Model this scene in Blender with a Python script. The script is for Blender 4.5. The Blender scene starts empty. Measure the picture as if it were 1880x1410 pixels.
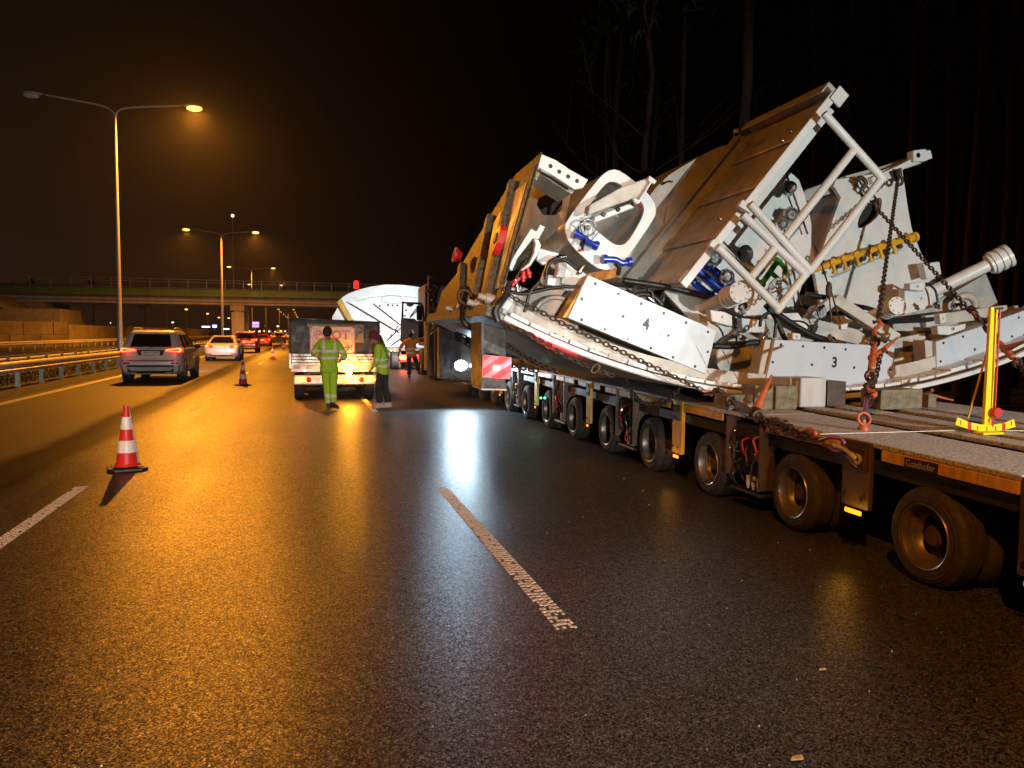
import bpy, bmesh, math, random
from mathutils import Vector, Matrix, Quaternion
import numpy as np
R = math.radians
random.seed(7)
scene = bpy.context.scene
COL = scene.collection

# ------------------------------------------------------------------ camera
# a phone held at eye height on the closed lane: the road runs along +Y, x is to the right of the camera
FPX = 1411.0; EYE = 1.62; ROLL = 0.01
_x = -380*math.cos(ROLL) - 94*math.sin(ROLL); _y = -380*math.sin(ROLL) + 94*math.cos(ROLL)
TH = math.atan(_y/FPX); PS = math.atan(-_x/(FPX*math.cos(TH) + _y*math.sin(TH)))
fwd = Vector((math.sin(PS)*math.cos(TH), math.cos(PS)*math.cos(TH), -math.sin(TH)))
rgt = Vector((math.cos(PS), -math.sin(PS), 0)); upv = Vector((math.sin(PS)*math.sin(TH), math.cos(PS)*math.sin(TH), math.cos(TH)))
camx = rgt*math.cos(ROLL) + upv*math.sin(ROLL); camy = -rgt*math.sin(ROLL) + upv*math.cos(ROLL)
CP = Vector((0, 0, EYE))
cd = bpy.data.cameras.new('camera'); cam = bpy.data.objects.new('camera', cd); COL.objects.link(cam)
M = Matrix((camx, camy, -fwd)).transposed().to_4x4(); M.translation = CP; cam.matrix_world = M
cd.sensor_width = 36; cd.lens = FPX/1880*36; cd.clip_start = 0.05; cd.clip_end = 3000
scene.camera = cam

# ------------------------------------------------------------------ world: night sky with town glow to the left
w = bpy.data.worlds.new('World'); scene.world = w; w.use_nodes = True
nt = w.node_tree; nt.nodes.clear()
def N(nt, t, **kw):
    n = nt.nodes.new(t)
    for k, v in kw.items():
        if k.startswith('i_'): n.inputs[k[2:].replace('_', ' ')].default_value = v
        else: setattr(n, k, v)
    return n
out = N(nt, 'ShaderNodeOutputWorld'); bg = N(nt, 'ShaderNodeBackground')
tc = N(nt, 'ShaderNodeTexCoord'); sp = N(nt, 'ShaderNodeSeparateXYZ'); nt.links.new(tc.outputs['Generated'], sp.inputs[0])
mr = N(nt, 'ShaderNodeMapRange'); mr.inputs[1].default_value = -0.5; mr.inputs[2].default_value = 0.42; mr.inputs[3].default_value = 1.0; mr.inputs[4].default_value = 0.045
mr.interpolation_type = 'SMOOTHSTEP'
nt.links.new(sp.outputs[0], mr.inputs[0])
mz = N(nt, 'ShaderNodeMapRange'); mz.inputs[1].default_value = 0.0; mz.inputs[2].default_value = 0.6; mz.inputs[3].default_value = 1.0; mz.inputs[4].default_value = 0.33
nt.links.new(sp.outputs[2], mz.inputs[0])
mu = N(nt, 'ShaderNodeMath', operation='MULTIPLY'); nt.links.new(mr.outputs[0], mu.inputs[0]); nt.links.new(mz.outputs[0], mu.inputs[1])
rp = N(nt, 'ShaderNodeValToRGB'); nt.links.new(mz.outputs[0], rp.inputs[0])
rp.color_ramp.elements[0].color = (0.0105, 0.0056, 0.0019, 1); rp.color_ramp.elements[1].color = (0.0205, 0.0098, 0.0060, 1)
rp.color_ramp.elements[0].position = 0.3
nt.links.new(rp.outputs[0], bg.inputs[0]); nt.links.new(mu.outputs[0], bg.inputs[1]); nt.links.new(bg.outputs[0], out.inputs[0])
SKYM = mu

scene.view_settings.view_transform = 'Standard'; scene.view_settings.look = 'None'
scene.view_settings.exposure = 0.0; scene.view_settings.gamma = 1
scene.render.engine = 'CYCLES'
cy = scene.cycles
cy.max_bounces = 5; cy.diffuse_bounces = 2; cy.glossy_bounces = 3; cy.transmission_bounces = 4; cy.transparent_max_bounces = 6; cy.volume_bounces = 0
cy.sample_clamp_indirect = 4.0; cy.caustics_reflective = False; cy.caustics_refractive = False
cy.use_denoising = True; cy.use_adaptive_sampling = False
try: cy.use_light_tree = True
except Exception: pass

# ------------------------------------------------------------------ lamps that the place has
def lamp(name, kind, loc, power, color, radius=0.1, **kw):
    l = bpy.data.lights.new(name, kind); l.energy = power; l.color = color; l.shadow_soft_size = radius
    for k, v in kw.items(): setattr(l, k, v)
    o = bpy.data.objects.new(name, l); o.location = loc; COL.objects.link(o); return o
SOD = (1.0, 0.33, 0.022)
SODIUM_POWER = 21000
def aim(o, p): o.rotation_euler = (Vector(p) - o.location).to_track_quat('-Z', 'Y').to_euler()
wl = lamp('escort_headlight', 'SPOT', (6.8, -2.0, 2.20), 2700, (0.93, 1.0, 0.97), 0.05, spot_size=R(56), spot_blend=0.3)
aim(wl, (5.0, 9.0, 2.7))
w2 = lamp('escort_low_beam', 'SPOT', (-0.4, -9.0, 1.35), 8000, (1.0, 0.95, 0.88), 0.08, spot_size=R(42), spot_blend=0.35)
aim(w2, (-2.2, 20.0, 0.9))

# ------------------------------------------------------------------ pixel rays, used to measure places in the photograph's space
def ray(px, py): return fwd*FPX + camx*(px - 940) + camy*(705 - py)
def G(px, py, z=0.0):
    r = ray(px, py); return CP + r*((z - EYE)/r.z)
def hit(px, py, p, n):
    r = ray(px, py); return CP + r*((Vector(p) - CP).dot(n)/r.dot(n))
# trailer frame: u along the trailer away from the camera, v across it to the right, w up
O = G(1690, 1075); U = (G(1110, 830) - O).normalized(); V = Vector((U.y, -U.x, 0)); Zv = Vector((0, 0, 1))
def W(u, v, w): return O + U*u + V*v + Zv*w
def PU(px, py, u): return hit(px, py, O + U*u, U)
def PV(px, py, v): return hit(px, py, O + V*v, V)
def deck(u): return 0.868 + 0.0150*max(u, -1.0) if u < 7 else 0.973

# ------------------------------------------------------------------ objects and meshes
OFF = {}
def props(o, label=None, cat=None, group=None, kind=None):
    if label: o['label'] = label
    if cat: o['category'] = cat
    if group: o['group'] = group
    if kind: o['kind'] = kind
    return o
def thing(name, label, cat, base=(0, 0, 0), rotz=0.0, group=None):
    o = bpy.data.objects.new(name, None); COL.objects.link(o); o.empty_display_size = 0.2
    o.location = base; o.rotation_euler = (0, 0, rotz)
    OFF[o.name] = Vector(base) if rotz == 0 else Vector((0, 0, 0))
    return props(o, label, cat, group)
def local_thing(name, label, cat, base=(0, 0, 0), rotz=0.0, group=None):
    o = thing(name, label, cat, base, rotz, group); OFF[o.name] = Vector((0, 0, 0)); return o

class MB:
    def __init__(s): s.v = []; s.f = []; s.mi = []; s.cur = 0
    def add(s, vs, fs):
        b = len(s.v); s.v += [Vector(p) for p in vs]; s.f += [tuple(b + i for i in f) for f in fs]; s.mi += [s.cur]*len(fs); return s
    def box(s, x0, x1, y0, y1, z0, z1):
        return s.hexa([(x0, y0, z0), (x1, y0, z0), (x1, y1, z0), (x0, y1, z0)], [(x0, y0, z1), (x1, y0, z1), (x1, y1, z1), (x0, y1, z1)])
    def hexa(s, a, b):
        return s.add(list(a) + list(b), [(0, 3, 2, 1), (4, 5, 6, 7), (0, 1, 5, 4), (1, 2, 6, 5), (2, 3, 7, 6), (3, 0, 4, 7)])
    def tbox(s, u0, u1, v0, v1, w0, w1, slope=False):   # box in trailer frame
        c = lambda u, v, z: W(u, v, z)
        return s.hexa([c(u0, v0, w0), c(u0, v1, w0), c(u1, v1, w0), c(u1, v0, w0)], [c(u0, v0, w1), c(u0, v1, w1), c(u1, v1, w1), c(u1, v0, w1)])
    def prism(s, pts, d):
        n = len(pts); d = Vector(d); a = [Vector(p) for p in pts]; b = [p + d for p in a]
        return s.add(a + b, [tuple(range(n))[::-1], tuple(range(n, 2*n))] + [(i, (i+1) % n, n+(i+1) % n, n+i) for i in range(n)])
    def tube(s, p0, p1, r0, r1=None, n=12, caps=True):
        return s.pipe([p0, p1], [r0, r0 if r1 is None else r1], n, caps)
    def pipe(s, pts, r, n=8, caps=True):
        pts = [Vector(p) for p in pts]; m = len(pts)
        rr = r if isinstance(r, (list, tuple)) else [r]*m
        vs = []; up = None
        for i, p in enumerate(pts):
            t = (pts[min(i+1, m-1)] - pts[max(i-1, 0)]).normalized()
            if up is None:
                up = Vector((0, 0, 1)) if abs(t.z) < 0.9 else Vector((1, 0, 0))
            a = t.cross(up)
            if a.length < 1e-5: a = t.orthogonal()
            a.normalize(); b = a.cross(t).normalized(); up = b
            for k in range(n):
                an = 2*math.pi*k/n; vs.append(p + (a*math.cos(an) + b*math.sin(an))*rr[i])
        fs = [(i*n+k, i*n+(k+1) % n, (i+1)*n+(k+1) % n, (i+1)*n+k) for i in range(m-1) for k in range(n)]
        if caps: fs += [tuple(range(n))[::-1], tuple((m-1)*n+k for k in range(n))]
        return s.add(vs, fs)
    def lathe(s, o, ax, prof, n=24, closed=False, cap=(1, 1)):   # prof: (distance along ax, radius)
        o = Vector(o); ax = Vector(ax).normalized(); a = ax.orthogonal().normalized(); b = ax.cross(a)
        vs = []
        for h, r in prof:
            for k in range(n):
                t = 2*math.pi*k/n; vs.append(o + ax*h + (a*math.cos(t) + b*math.sin(t))*max(r, 1e-4))
        m = len(prof); rng = range(m) if closed else range(m-1)
        fs = [(i*n+k, i*n+(k+1) % n, ((i+1) % m)*n+(k+1) % n, ((i+1) % m)*n+k) for i in rng for k in range(n)]
        if not closed and cap[0]: fs.append(tuple(range(n))[::-1])
        if not closed and cap[1]: fs.append(tuple((m-1)*n+k for k in range(n)))
        return s.add(vs, fs)
    def ball(s, c, r, n=10, m=6, sc=(1, 1, 1)):
        c = Vector(c); vs = []; 
        for i in range(m+1):
            a = math.pi*i/m
            for k in range(n):
                t = 2*math.pi*k/n; vs.append(c + Vector((math.sin(a)*math.cos(t)*r*sc[0], math.sin(a)*math.sin(t)*r*sc[1], math.cos(a)*r*sc[2])))
        return s.add(vs, [(i*n+k, (i+1)*n+k, (i+1)*n+(k+1) % n, i*n+(k+1) % n) for i in range(m) for k in range(n)])
    def torus(s, c, ax, R1, r, n=20, m=8, sq=1.0):
        c = Vector(c); ax = Vector(ax).normalized(); a = ax.orthogonal().normalized(); b = ax.cross(a); vs = []
        for i in range(n):
            t = 2*math.pi*i/n; d = a*math.cos(t) + b*math.sin(t); o = c + a*math.cos(t)*R1 + b*math.sin(t)*R1*sq
            for k in range(m):
                p = 2*math.pi*k/m; vs.append(o + (d*math.cos(p) + ax*math.sin(p))*r)
        return s.add(vs, [(i*m+k, ((i+1) % n)*m+k, ((i+1) % n)*m+(k+1) % m, i*m+(k+1) % m) for i in range(n) for k in range(m)])
    def mesh(s, name, mats, off=Vector((0, 0, 0)), smooth=0, bev=0.0, seg=1, merge=False):
        me = bpy.data.meshes.new(name); me.from_pydata([tuple(p - off) for p in s.v], [], s.f)
        bm = bmesh.new(); bm.from_mesh(me)
        for f, mi in zip(bm.faces, s.mi): f.material_index = mi
        if merge: bmesh.ops.remove_doubles(bm, verts=bm.verts, dist=1e-5)
        bmesh.ops.recalc_face_normals(bm, faces=bm.faces)
        if bev > 0:
            es = [e for e in bm.edges if len(e.link_faces) == 2 and e.calc_face_angle(0) > 0.6]
            try: bmesh.ops.bevel(bm, geom=es, offset=bev, segments=seg, profile=0.7, affect='EDGES', clamp_overlap=True)
            except Exception: pass
        if smooth:
            for f in bm.faces: f.smooth = True
            for e in bm.edges:
                if len(e.link_faces) == 2 and e.calc_face_angle(0) > R(smooth): e.smooth = False
        bm.to_mesh(me); bm.free()
        for m in (mats if isinstance(mats, (list, tuple)) else [mats]): me.materials.append(m)
        return me
    def build(s, name, mats, parent=None, smooth=0, bev=0.0, seg=1, label=None, kind=None, merge=False, base=None, **kw):
        off = OFF[parent.name] if parent is not None else (Vector(base) if base is not None else Vector((0, 0, 0)))
        o = bpy.data.objects.new(name, s.mesh(name, mats, off, smooth, bev, seg, merge)); COL.objects.link(o)
        if parent is not None: o.parent = parent
        else: o.location = off
        OFF[o.name] = off
        return props(o, label, kw.get('cat'), kw.get('group'), kind)
def copy_tree(o, parent=None):
    c = o.copy(); COL.objects.link(c); OFF[c.name] = OFF.get(o.name, Vector((0, 0, 0)))
    if parent is not None: c.parent = parent
    for ch in list(o.children): copy_tree(ch, c)
    return c
def place(proto, first, loc, rotz, label=None, scale=None):
    r = proto if first else copy_tree(proto)
    r.location = loc; r.rotation_euler = (0, 0, rotz)
    if scale: r.scale = scale
    if label: r['label'] = label
    return r
def text_mb(body, origin, ex, ez, size, depth=0.004, font_scale_x=1.0, align='CENTER', bold=0.0):
    cu = bpy.data.curves.new('lettering', 'FONT'); cu.body = body; cu.size = 1.0; cu.extrude = 0.0; cu.align_x = align; cu.align_y = 'CENTER'; cu.offset = bold
    cu.resolution_u = 3
    ob = bpy.data.objects.new('lettering', cu); COL.objects.link(ob)
    dg = bpy.context.evaluated_depsgraph_get(); me = bpy.data.meshes.new_from_object(ob.evaluated_get(dg))
    ex = Vector(ex).normalized(); ez = Vector(ez).normalized(); nn = ex.cross(ez)
    mb = MB(); vs = [Vector(origin) + ex*(v.co.x*size*font_scale_x) + ez*(v.co.y*size) for v in me.vertices]
    mb.add(vs, [tuple(p.vertices) for p in me.polygons])
    bpy.data.objects.remove(ob); bpy.data.curves.remove(cu); bpy.data.meshes.remove(me)
    return mb
def smooth_poly(pts, it=2):
    for _ in range(it):
        q = []
        n = len(pts)
        for i in range(n):
            a = pts[i]; b = pts[(i+1) % n]
            q.append((a[0]*.75+b[0]*.25, a[1]*.75+b[1]*.25)); q.append((a[0]*.25+b[0]*.75, a[1]*.25+b[1]*.75))
        pts = q
    return pts
def spline(pts, n=6):
    P = [Vector(p) for p in pts]; P = [P[0]*2-P[1]] + P + [P[-1]*2-P[-2]]; o = []
    for i in range(1, len(P)-2):
        for k in range(n):
            t = k/n; a, b, c, d = P[i-1:i+3]
            o.append(0.5*((2*b) + (c-a)*t + (2*a-5*b+4*c-d)*t*t + (3*b-a-3*c+d)*t**3))
    o.append(P[-2]); return o

# ------------------------------------------------------------------ materials
def mat(name, col, rough=0.5, metal=0.0, var=0.15, vscale=6.0, bump=0.0, bscale=60.0, col2=None, spots=0.0, emit=None, estr=0.0, coat=0.0, spec=0.5, rvar=0.12, streak=False):
    m = bpy.data.materials.new(name); m.use_nodes = True; nt = m.node_tree; nt.nodes.clear()
    o = N(nt, 'ShaderNodeOutputMaterial'); b = N(nt, 'ShaderNodeBsdfPrincipled'); nt.links.new(b.outputs[0], o.inputs[0])
    b.inputs['Roughness'].default_value = rough; b.inputs['Metallic'].default_value = metal
    b.inputs['Specular IOR Level'].default_value = spec
    if coat: b.inputs['Coat Weight'].default_value = coat; b.inputs['Coat Roughness'].default_value = 0.08
    c = (*col, 1.0); c2 = (*col2, 1.0) if col2 else tuple([x*(1-var) for x in col] + [1.0])
    tc = N(nt, 'ShaderNodeTexCoord'); no = N(nt, 'ShaderNodeTexNoise'); no.inputs['Scale'].default_value = vscale; no.inputs['Detail'].default_value = 6; no.inputs['Roughness'].default_value = 0.62
    src = tc.outputs['Object']
    if streak:
        mp = N(nt, 'ShaderNodeMapping'); mp.inputs['Scale'].default_value = (1, 1, 0.15); nt.links.new(src, mp.inputs[0]); src = mp.outputs[0]
    nt.links.new(src, no.inputs['Vector'])
    ra = N(nt, 'ShaderNodeValToRGB'); nt.links.new(no.outputs['Fac'], ra.inputs[0])
    ra.color_ramp.elements[0].position = 0.35; ra.color_ramp.elements[1].position = 0.62
    ra.color_ramp.elements[0].color = c2; ra.color_ramp.elements[1].color = c
    nt.links.new(ra.outputs[0], b.inputs['Base Color'])
    if rvar:
        rm = N(nt, 'ShaderNodeMapRange'); nt.links.new(no.outputs['Fac'], rm.inputs[0]); rm.inputs[1].default_value = 0.3; rm.inputs[2].default_value = 0.7
        rm.inputs[3].default_value = min(1, rough+rvar); rm.inputs[4].default_value = max(0.02, rough-rvar); nt.links.new(rm.outputs[0], b.inputs['Roughness'])
    if bump:
        n2 = N(nt, 'ShaderNodeTexNoise'); n2.inputs['Scale'].default_value = bscale; n2.inputs['Detail'].default_value = 4; nt.links.new(tc.outputs['Object'], n2.inputs['Vector'])
        bu = N(nt, 'ShaderNodeBump'); bu.inputs['Strength'].default_value = bump; bu.inputs['Distance'].default_value = 0.01
        nt.links.new(n2.outputs['Fac'], bu.inputs['Height']); nt.links.new(bu.outputs[0], b.inputs['Normal'])
    if emit:
        b.inputs['Emission Color'].default_value = (*emit, 1); b.inputs['Emission Strength'].default_value = estr
        try: m.cycles.emission_sampling = 'NONE' 
        except Exception: pass
    return m
MT = {}
MT['white'] = mat('cargo_white_paint', (0.74, 0.75, 0.73), 0.42, var=0.13, vscale=2.6, bump=0.12, bscale=25)
MT['shield'] = mat('shield_cream_paint', (0.56, 0.53, 0.47), 0.45, var=0.32, vscale=4.0, bump=0.10, bscale=18)
MT['cast'] = mat('machined_grey_casting', (0.15, 0.13, 0.09), 0.5, col2=(.045, .038, .022), vscale=26, bump=1.0, bscale=30)
MT['pad'] = mat('thrust_pad_white_plastic', (0.56, 0.63, 0.71), 0.35, var=0.10, vscale=4, bump=0.03, bscale=50)
MT['steel'] = mat('dark_mill_steel', (0.07, 0.06, 0.055), 0.45, 0.6, var=0.55, vscale=9, bump=0.2, bscale=60)
MT['rust'] = mat('chain_rusty_steel', (0.11, 0.07, 0.045), 0.55, 0.55, var=0.5, vscale=30, bump=0.3, bscale=120)
MT['chrome'] = mat('chromed_steel', (0.6, 0.6, 0.6), 0.15, 1.0, var=0.1)
MT['hose'] = mat('black_rubber_hose', (0.016, 0.016, 0.017), 0.42, var=0.3, vscale=12)
MT['tyre'] = mat('dusty_tyre_rubber', (0.034, 0.025, 0.019), 0.75, var=0.5, vscale=14, bump=0.35, bscale=90)
MT['rim'] = mat('dusty_wheel_rim', (0.19, 0.16, 0.125), 0.38, 0.55, var=0.5, vscale=10, bump=0.1)
MT['tray'] = mat('trailer_yellow_paint', (0.66, 0.36, 0.03), 0.5, var=0.45, vscale=14, bump=0.2, bscale=70, streak=True)
MT['traydark'] = mat('trailer_grimy_brown_paint', (0.085, 0.050, 0.026), 0.55, var=0.5, vscale=8, bump=0.2)
MT['frame'] = mat('trailer_black_chassis', (0.018, 0.015, 0.013), 0.55, var=0.4, vscale=8)
MT['deck'] = mat('gritted_grey_deck', (0.60, 0.58, 0.57), 0.6, col2=(.16, .15, .145), vscale=55, bump=0.9, bscale=160)
MT['blue'] = mat('blue_valve_enamel', (0.012, 0.045, 0.42), 0.2, var=0.2, coat=0.4)
MT['green'] = mat('green_valve_enamel', (0.04, 0.36, 0.02), 0.3, var=0.2, coat=0.2)
MT['yellow'] = mat('yellow_pipe_paint', (0.78, 0.42, 0.02), 0.35, var=0.2)
MT['signyellow'] = mat('signal_yellow_paint', (0.80, 0.62, 0.0), 0.4, var=0.15, vscale=14)
MT['red'] = mat('red_paint', (0.52, 0.018, 0.018), 0.4, var=0.25)
MT['orange'] = mat('orange_binder_paint', (0.50, 0.13, 0.05), 0.45, var=0.35, vscale=15, bump=0.2)
MT['purple'] = mat('purple_anodised_shackle', (0.30, 0.10, 0.24), 0.3, 0.4, var=0.3)
MT['wood'] = mat('squared_timber_block', (0.22, 0.19, 0.125), 0.8, var=0.45, vscale=14, bump=0.3, bscale=50)
MT['black'] = mat('black_plastic', (0.012, 0.012, 0.013), 0.4)
MT['wrap'] = mat('clear_wrapping_film', (0.50, 0.53, 0.55), 0.12, var=0.85, vscale=32, bump=0.8, bscale=30)
MT['plate'] = mat('number_plate_white', (0.75, 0.74, 0.68), 0.4)
MT['redglass'] = mat('tail_lamp_lit', (0.4, 0.01, 0.01), 0.3, emit=(1, 0.006, 0.004), estr=4)
MT['redcore'] = mat('tail_lamp_core', (0.4, 0.1, 0.02), 0.3, emit=(1, 0.24, 0.05), estr=4)
MT['reddim'] = mat('tail_lamp_unlit', (0.35, 0.01, 0.012), 0.2, coat=0.4)
MT['amber'] = mat('amber_lamp_lit', (0.5, 0.2, 0.01), 0.3, emit=(1, 0.25, 0.01), estr=2.4)
MT['ambercore'] = mat('beacon_lit', (0.5, 0.3, 0.01), 0.3, emit=(1, 0.45, 0.03), estr=70)
MT['sodium'] = mat('sodium_lamp_lit', (0.5, 0.3, 0.1), 0.3, emit=(1, 0.50, 0.06), estr=5)
MT['sodiumfar'] = mat('far_sodium_lamp_lit', (0.5, 0.3, 0.1), 0.3, emit=(1, 0.50, 0.08), estr=3)
MT['whitelamp'] = mat('white_lamp_lit', (0.5, 0.5, 0.5), 0.3, emit=(0.55, 0.78, 1.0), estr=45)
MT['plainlamp'] = mat('distant_white_lamp', (0.5, 0.5, 0.5), 0.3, emit=(1.0, 0.80, 0.45), estr=3)
MT['greenlamp'] = mat('green_marker_lit', (0.1, 0.5, 0.3), 0.3, emit=(0.1, 1.0, 0.45), estr=3)
MT['galv'] = mat('galvanised_steel', (0.50, 0.48, 0.46), 0.5, 0.15, var=0.3, vscale=5, bump=0.1, streak=True)
MT['pole'] = mat('lamp_post_grey', (0.38, 0.36, 0.33), 0.45, 0.2, var=0.2)
MT['conc'] = mat('pale_concrete', (0.26, 0.235, 0.20), 0.85, var=0.35, vscale=1.5, bump=0.3, bscale=20)
MT['pier'] = mat('pier_concrete', (0.50, 0.46, 0.40), 0.8, var=0.25, vscale=1.2, bump=0.3, bscale=12, streak=True)
MT['board'] = mat('dirty_reflective_board', (0.24, 0.19, 0.21), 0.4, var=0.25, vscale=20)
MT['noisewall'] = mat('noise_barrier_panel', (0.15, 0.115, 0.075), 0.85, var=0.35, vscale=0.8, bump=0.3, bscale=8)
MT['girder'] = mat('green_bridge_girder', (0.14, 0.25, 0.035), 0.5, var=0.2, vscale=1)
MT['paint'] = mat('road_line_paint', (0.66, 0.68, 0.69), 0.55, var=0.35, vscale=30, bump=0.3, bscale=160)
MT['glass'] = mat('dark_car_glass', (0.01, 0.01, 0.01), 0.06, coat=0.5, spec=0.8, rvar=0)
MT['silver'] = mat('silver_car_paint', (0.50, 0.52, 0.55), 0.35, 0.15, var=0.04, coat=0.5)
MT['grey'] = mat('warm_grey_car_paint', (0.62, 0.60, 0.58), 0.35, 0.1, var=0.05, coat=0.5)
MT['redcar'] = mat('red_car_paint', (0.45, 0.012, 0.012), 0.28, 0.1, var=0.05, coat=0.6)
MT['rubber'] = mat('car_tyre', (0.03, 0.028, 0.026), 0.7)
MT['trim'] = mat('car_black_trim', (0.03, 0.028, 0.027), 0.5)
MT['tarp'] = mat('black_tarpaulin', (0.030, 0.026, 0.024), 0.5, var=0.6, vscale=5, bump=0.9, bscale=5)
MT['alu'] = mat('ribbed_aluminium', (0.55, 0.54, 0.52), 0.4, 0.4, var=0.2)
MT['hivis'] = mat('hi_vis_yellow_cloth', (0.46, 0.72, 0.03), 0.8, var=0.25, vscale=9, bump=0.7, bscale=14)
MT['hiorange'] = mat('hi_vis_orange_cloth', (0.95, 0.30, 0.02), 0.8, var=0.2, vscale=9, bump=0.7, bscale=14)
MT['reflect'] = mat('reflective_tape', (0.80, 0.80, 0.78), 0.45, var=0.06)
MT['darkcloth'] = mat('dark_trouser_cloth', (0.032, 0.028, 0.032), 0.85, var=0.4, bump=0.6, bscale=16)
MT['skin'] = mat('skin', (0.42, 0.24, 0.17), 0.55, var=0.1)
MT['hair'] = mat('short_dark_hair', (0.03, 0.02, 0.015), 0.7, bump=0.6, bscale=200)
MT['beanie'] = mat('dark_red_knitted_hat', (0.20, 0.02, 0.025), 0.9, bump=0.6, bscale=150)
MT['shoe'] = mat('work_shoe', (0.03, 0.025, 0.02), 0.6)
MT['shoelight'] = mat('pale_trainer', (0.5, 0.48, 0.45), 0.6)
MT['bark'] = mat('pine_bark', (0.034, 0.018, 0.012), 0.95, var=0.5, vscale=4, bump=1.0, bscale=14, streak=True)
MT['leaf'] = mat('pine_needles', (0.035, 0.055, 0.02), 0.9, var=0.5)
MT['conered'] = mat('cone_red_plastic', (0.62, 0.028, 0.02), 0.4, var=0.12, vscale=14, bump=0.05)
MT['conewhite'] = mat('cone_reflective_sleeve', (0.80, 0.79, 0.76), 0.4, var=0.2, vscale=22, streak=True)

# asphalt: wet coarse stone mix in the closed lanes and hard shoulder, dry worn surface in the running lane
def asphalt():
    m = bpy.data.materials.new('asphalt'); m.use_nodes = True; nt = m.node_tree; nt.nodes.clear(); L = nt.links.new
    o = N(nt, 'ShaderNodeOutputMaterial'); b = N(nt, 'ShaderNodeBsdfPrincipled'); L(b.outputs[0], o.inputs[0])
    tc = N(nt, 'ShaderNodeTexCoord'); sp = N(nt, 'ShaderNodeSeparateXYZ'); L(tc.outputs['Object'], sp.inputs[0])
    big = N(nt, 'ShaderNodeTexNoise'); big.inputs['Scale'].default_value = 0.35; big.inputs['Detail'].default_value = 4; L(tc.outputs['Object'], big.inputs['Vector'])
    # running lane mask
    wob = N(nt, 'ShaderNodeMath', operation='MULTIPLY_ADD'); wob.inputs[1].default_value = 0.5; L(big.outputs['Fac'], wob.inputs[0]); L(sp.outputs[0], wob.inputs[2])
    dry = N(nt, 'ShaderNodeMapRange'); dry.interpolation_type = 'SMOOTHSTEP'; dry.inputs[1].default_value = -3.25; dry.inputs[2].default_value = -2.70; dry.inputs[3].default_value = 1; dry.inputs[4].default_value = 0; L(wob.outputs[0], dry.inputs[0])
    # stones
    vo = N(nt, 'ShaderNodeTexVoronoi'); vo.inputs['Scale'].default_value = 140; L(tc.outputs['Object'], vo.inputs['Vector'])
    v2 = N(nt, 'ShaderNodeTexVoronoi'); v2.inputs['Scale'].default_value = 210; L(tc.outputs['Object'], v2.inputs['Vector'])
    sub = N(nt, 'ShaderNodeVectorMath', operation='SUBTRACT'); L(vo.outputs['Color'], sub.inputs[0]); sub.inputs[1].default_value = (0.5, 0.5, 0.5)
    amp = N(nt, 'ShaderNodeMapRange'); L(dry.outputs[0], amp.inputs[0]); amp.inputs[3].default_value = 0.12; amp.inputs[4].default_value = 0.10
    far = N(nt, 'ShaderNodeMapRange'); L(sp.outputs[1], far.inputs[0]); far.inputs[1].default_value = 7.0; far.inputs[2].default_value = 17.0; far.inputs[3].default_value = 1.0; far.inputs[4].default_value = 0.38
    am2 = N(nt, 'ShaderNodeMath', operation='MULTIPLY'); L(amp.outputs[0], am2.inputs[0]); L(far.outputs[0], am2.inputs[1])
    mulv = N(nt, 'ShaderNodeVectorMath', operation='SCALE'); L(sub.outputs[0], mulv.inputs[0]); L(am2.outputs[0], mulv.inputs['Scale'])
    flat = N(nt, 'ShaderNodeVectorMath', operation='MULTIPLY'); L(mulv.outputs[0], flat.inputs[0]); flat.inputs[1].default_value = (1, 1, 0)
    addn = N(nt, 'ShaderNodeVectorMath', operation='ADD'); L(flat.outputs[0], addn.inputs[0]); addn.inputs[1].default_value = (0, 0, 1)
    nrm = N(nt, 'ShaderNodeVectorMath', operation='NORMALIZE'); L(addn.outputs[0], nrm.inputs[0])
    bu = N(nt, 'ShaderNodeBump'); bu.inputs['Distance'].default_value = 0.002; bu.inputs['Strength'].default_value = 0.3
    hs = N(nt, 'ShaderNodeMath', operation='ADD'); L(vo.outputs['Distance'], hs.inputs[0]); L(v2.outputs['Distance'], hs.inputs[1])
    inv = N(nt, 'ShaderNodeMath', operation='SUBTRACT'); inv.inputs[0].default_value = 1.0; L(hs.outputs[0], inv.inputs[1])
    L(inv.outputs[0], bu.inputs['Height']); L(nrm.outputs[0], bu.inputs['Normal']); L(bu.outputs[0], b.inputs['Normal'])
    # colour
    cr = N(nt, 'ShaderNodeValToRGB'); sc = N(nt, 'ShaderNodeSeparateColor'); L(vo.outputs['Color'], sc.inputs[0]); L(sc.outputs[0], cr.inputs[0])
    e = cr.color_ramp.elements; e[0].color = (0.007, 0.0065, 0.0065, 1); e[1].color = (0.115, 0.112, 0.11, 1); e[1].position = 1.0; e[0].position = 0.42  # light and dark stones, contrast widened to carry glints in the colour
    dc = N(nt, 'ShaderNodeMix', data_type='RGBA'); L(dry.outputs[0], dc.inputs[0]); L(cr.outputs[0], dc.inputs[6])
    gr = N(nt, 'ShaderNodeTexNoise'); gr.inputs['Scale'].default_value = 2.2; gr.inputs['Detail'].default_value = 8
    mp = N(nt, 'ShaderNodeMapping'); mp.inputs['Scale'].default_value = (1, 0.12, 1); L(tc.outputs['Object'], mp.inputs[0]); L(mp.outputs[0], gr.inputs['Vector'])
    g2 = N(nt, 'ShaderNodeValToRGB'); L(gr.outputs['Fac'], g2.inputs[0]); g2.color_ramp.elements[0].color = (0.036, 0.034, 0.031, 1); g2.color_ramp.elements[1].color = (0.080, 0.074, 0.068, 1)
    L(g2.outputs[0], dc.inputs[7])
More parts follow.
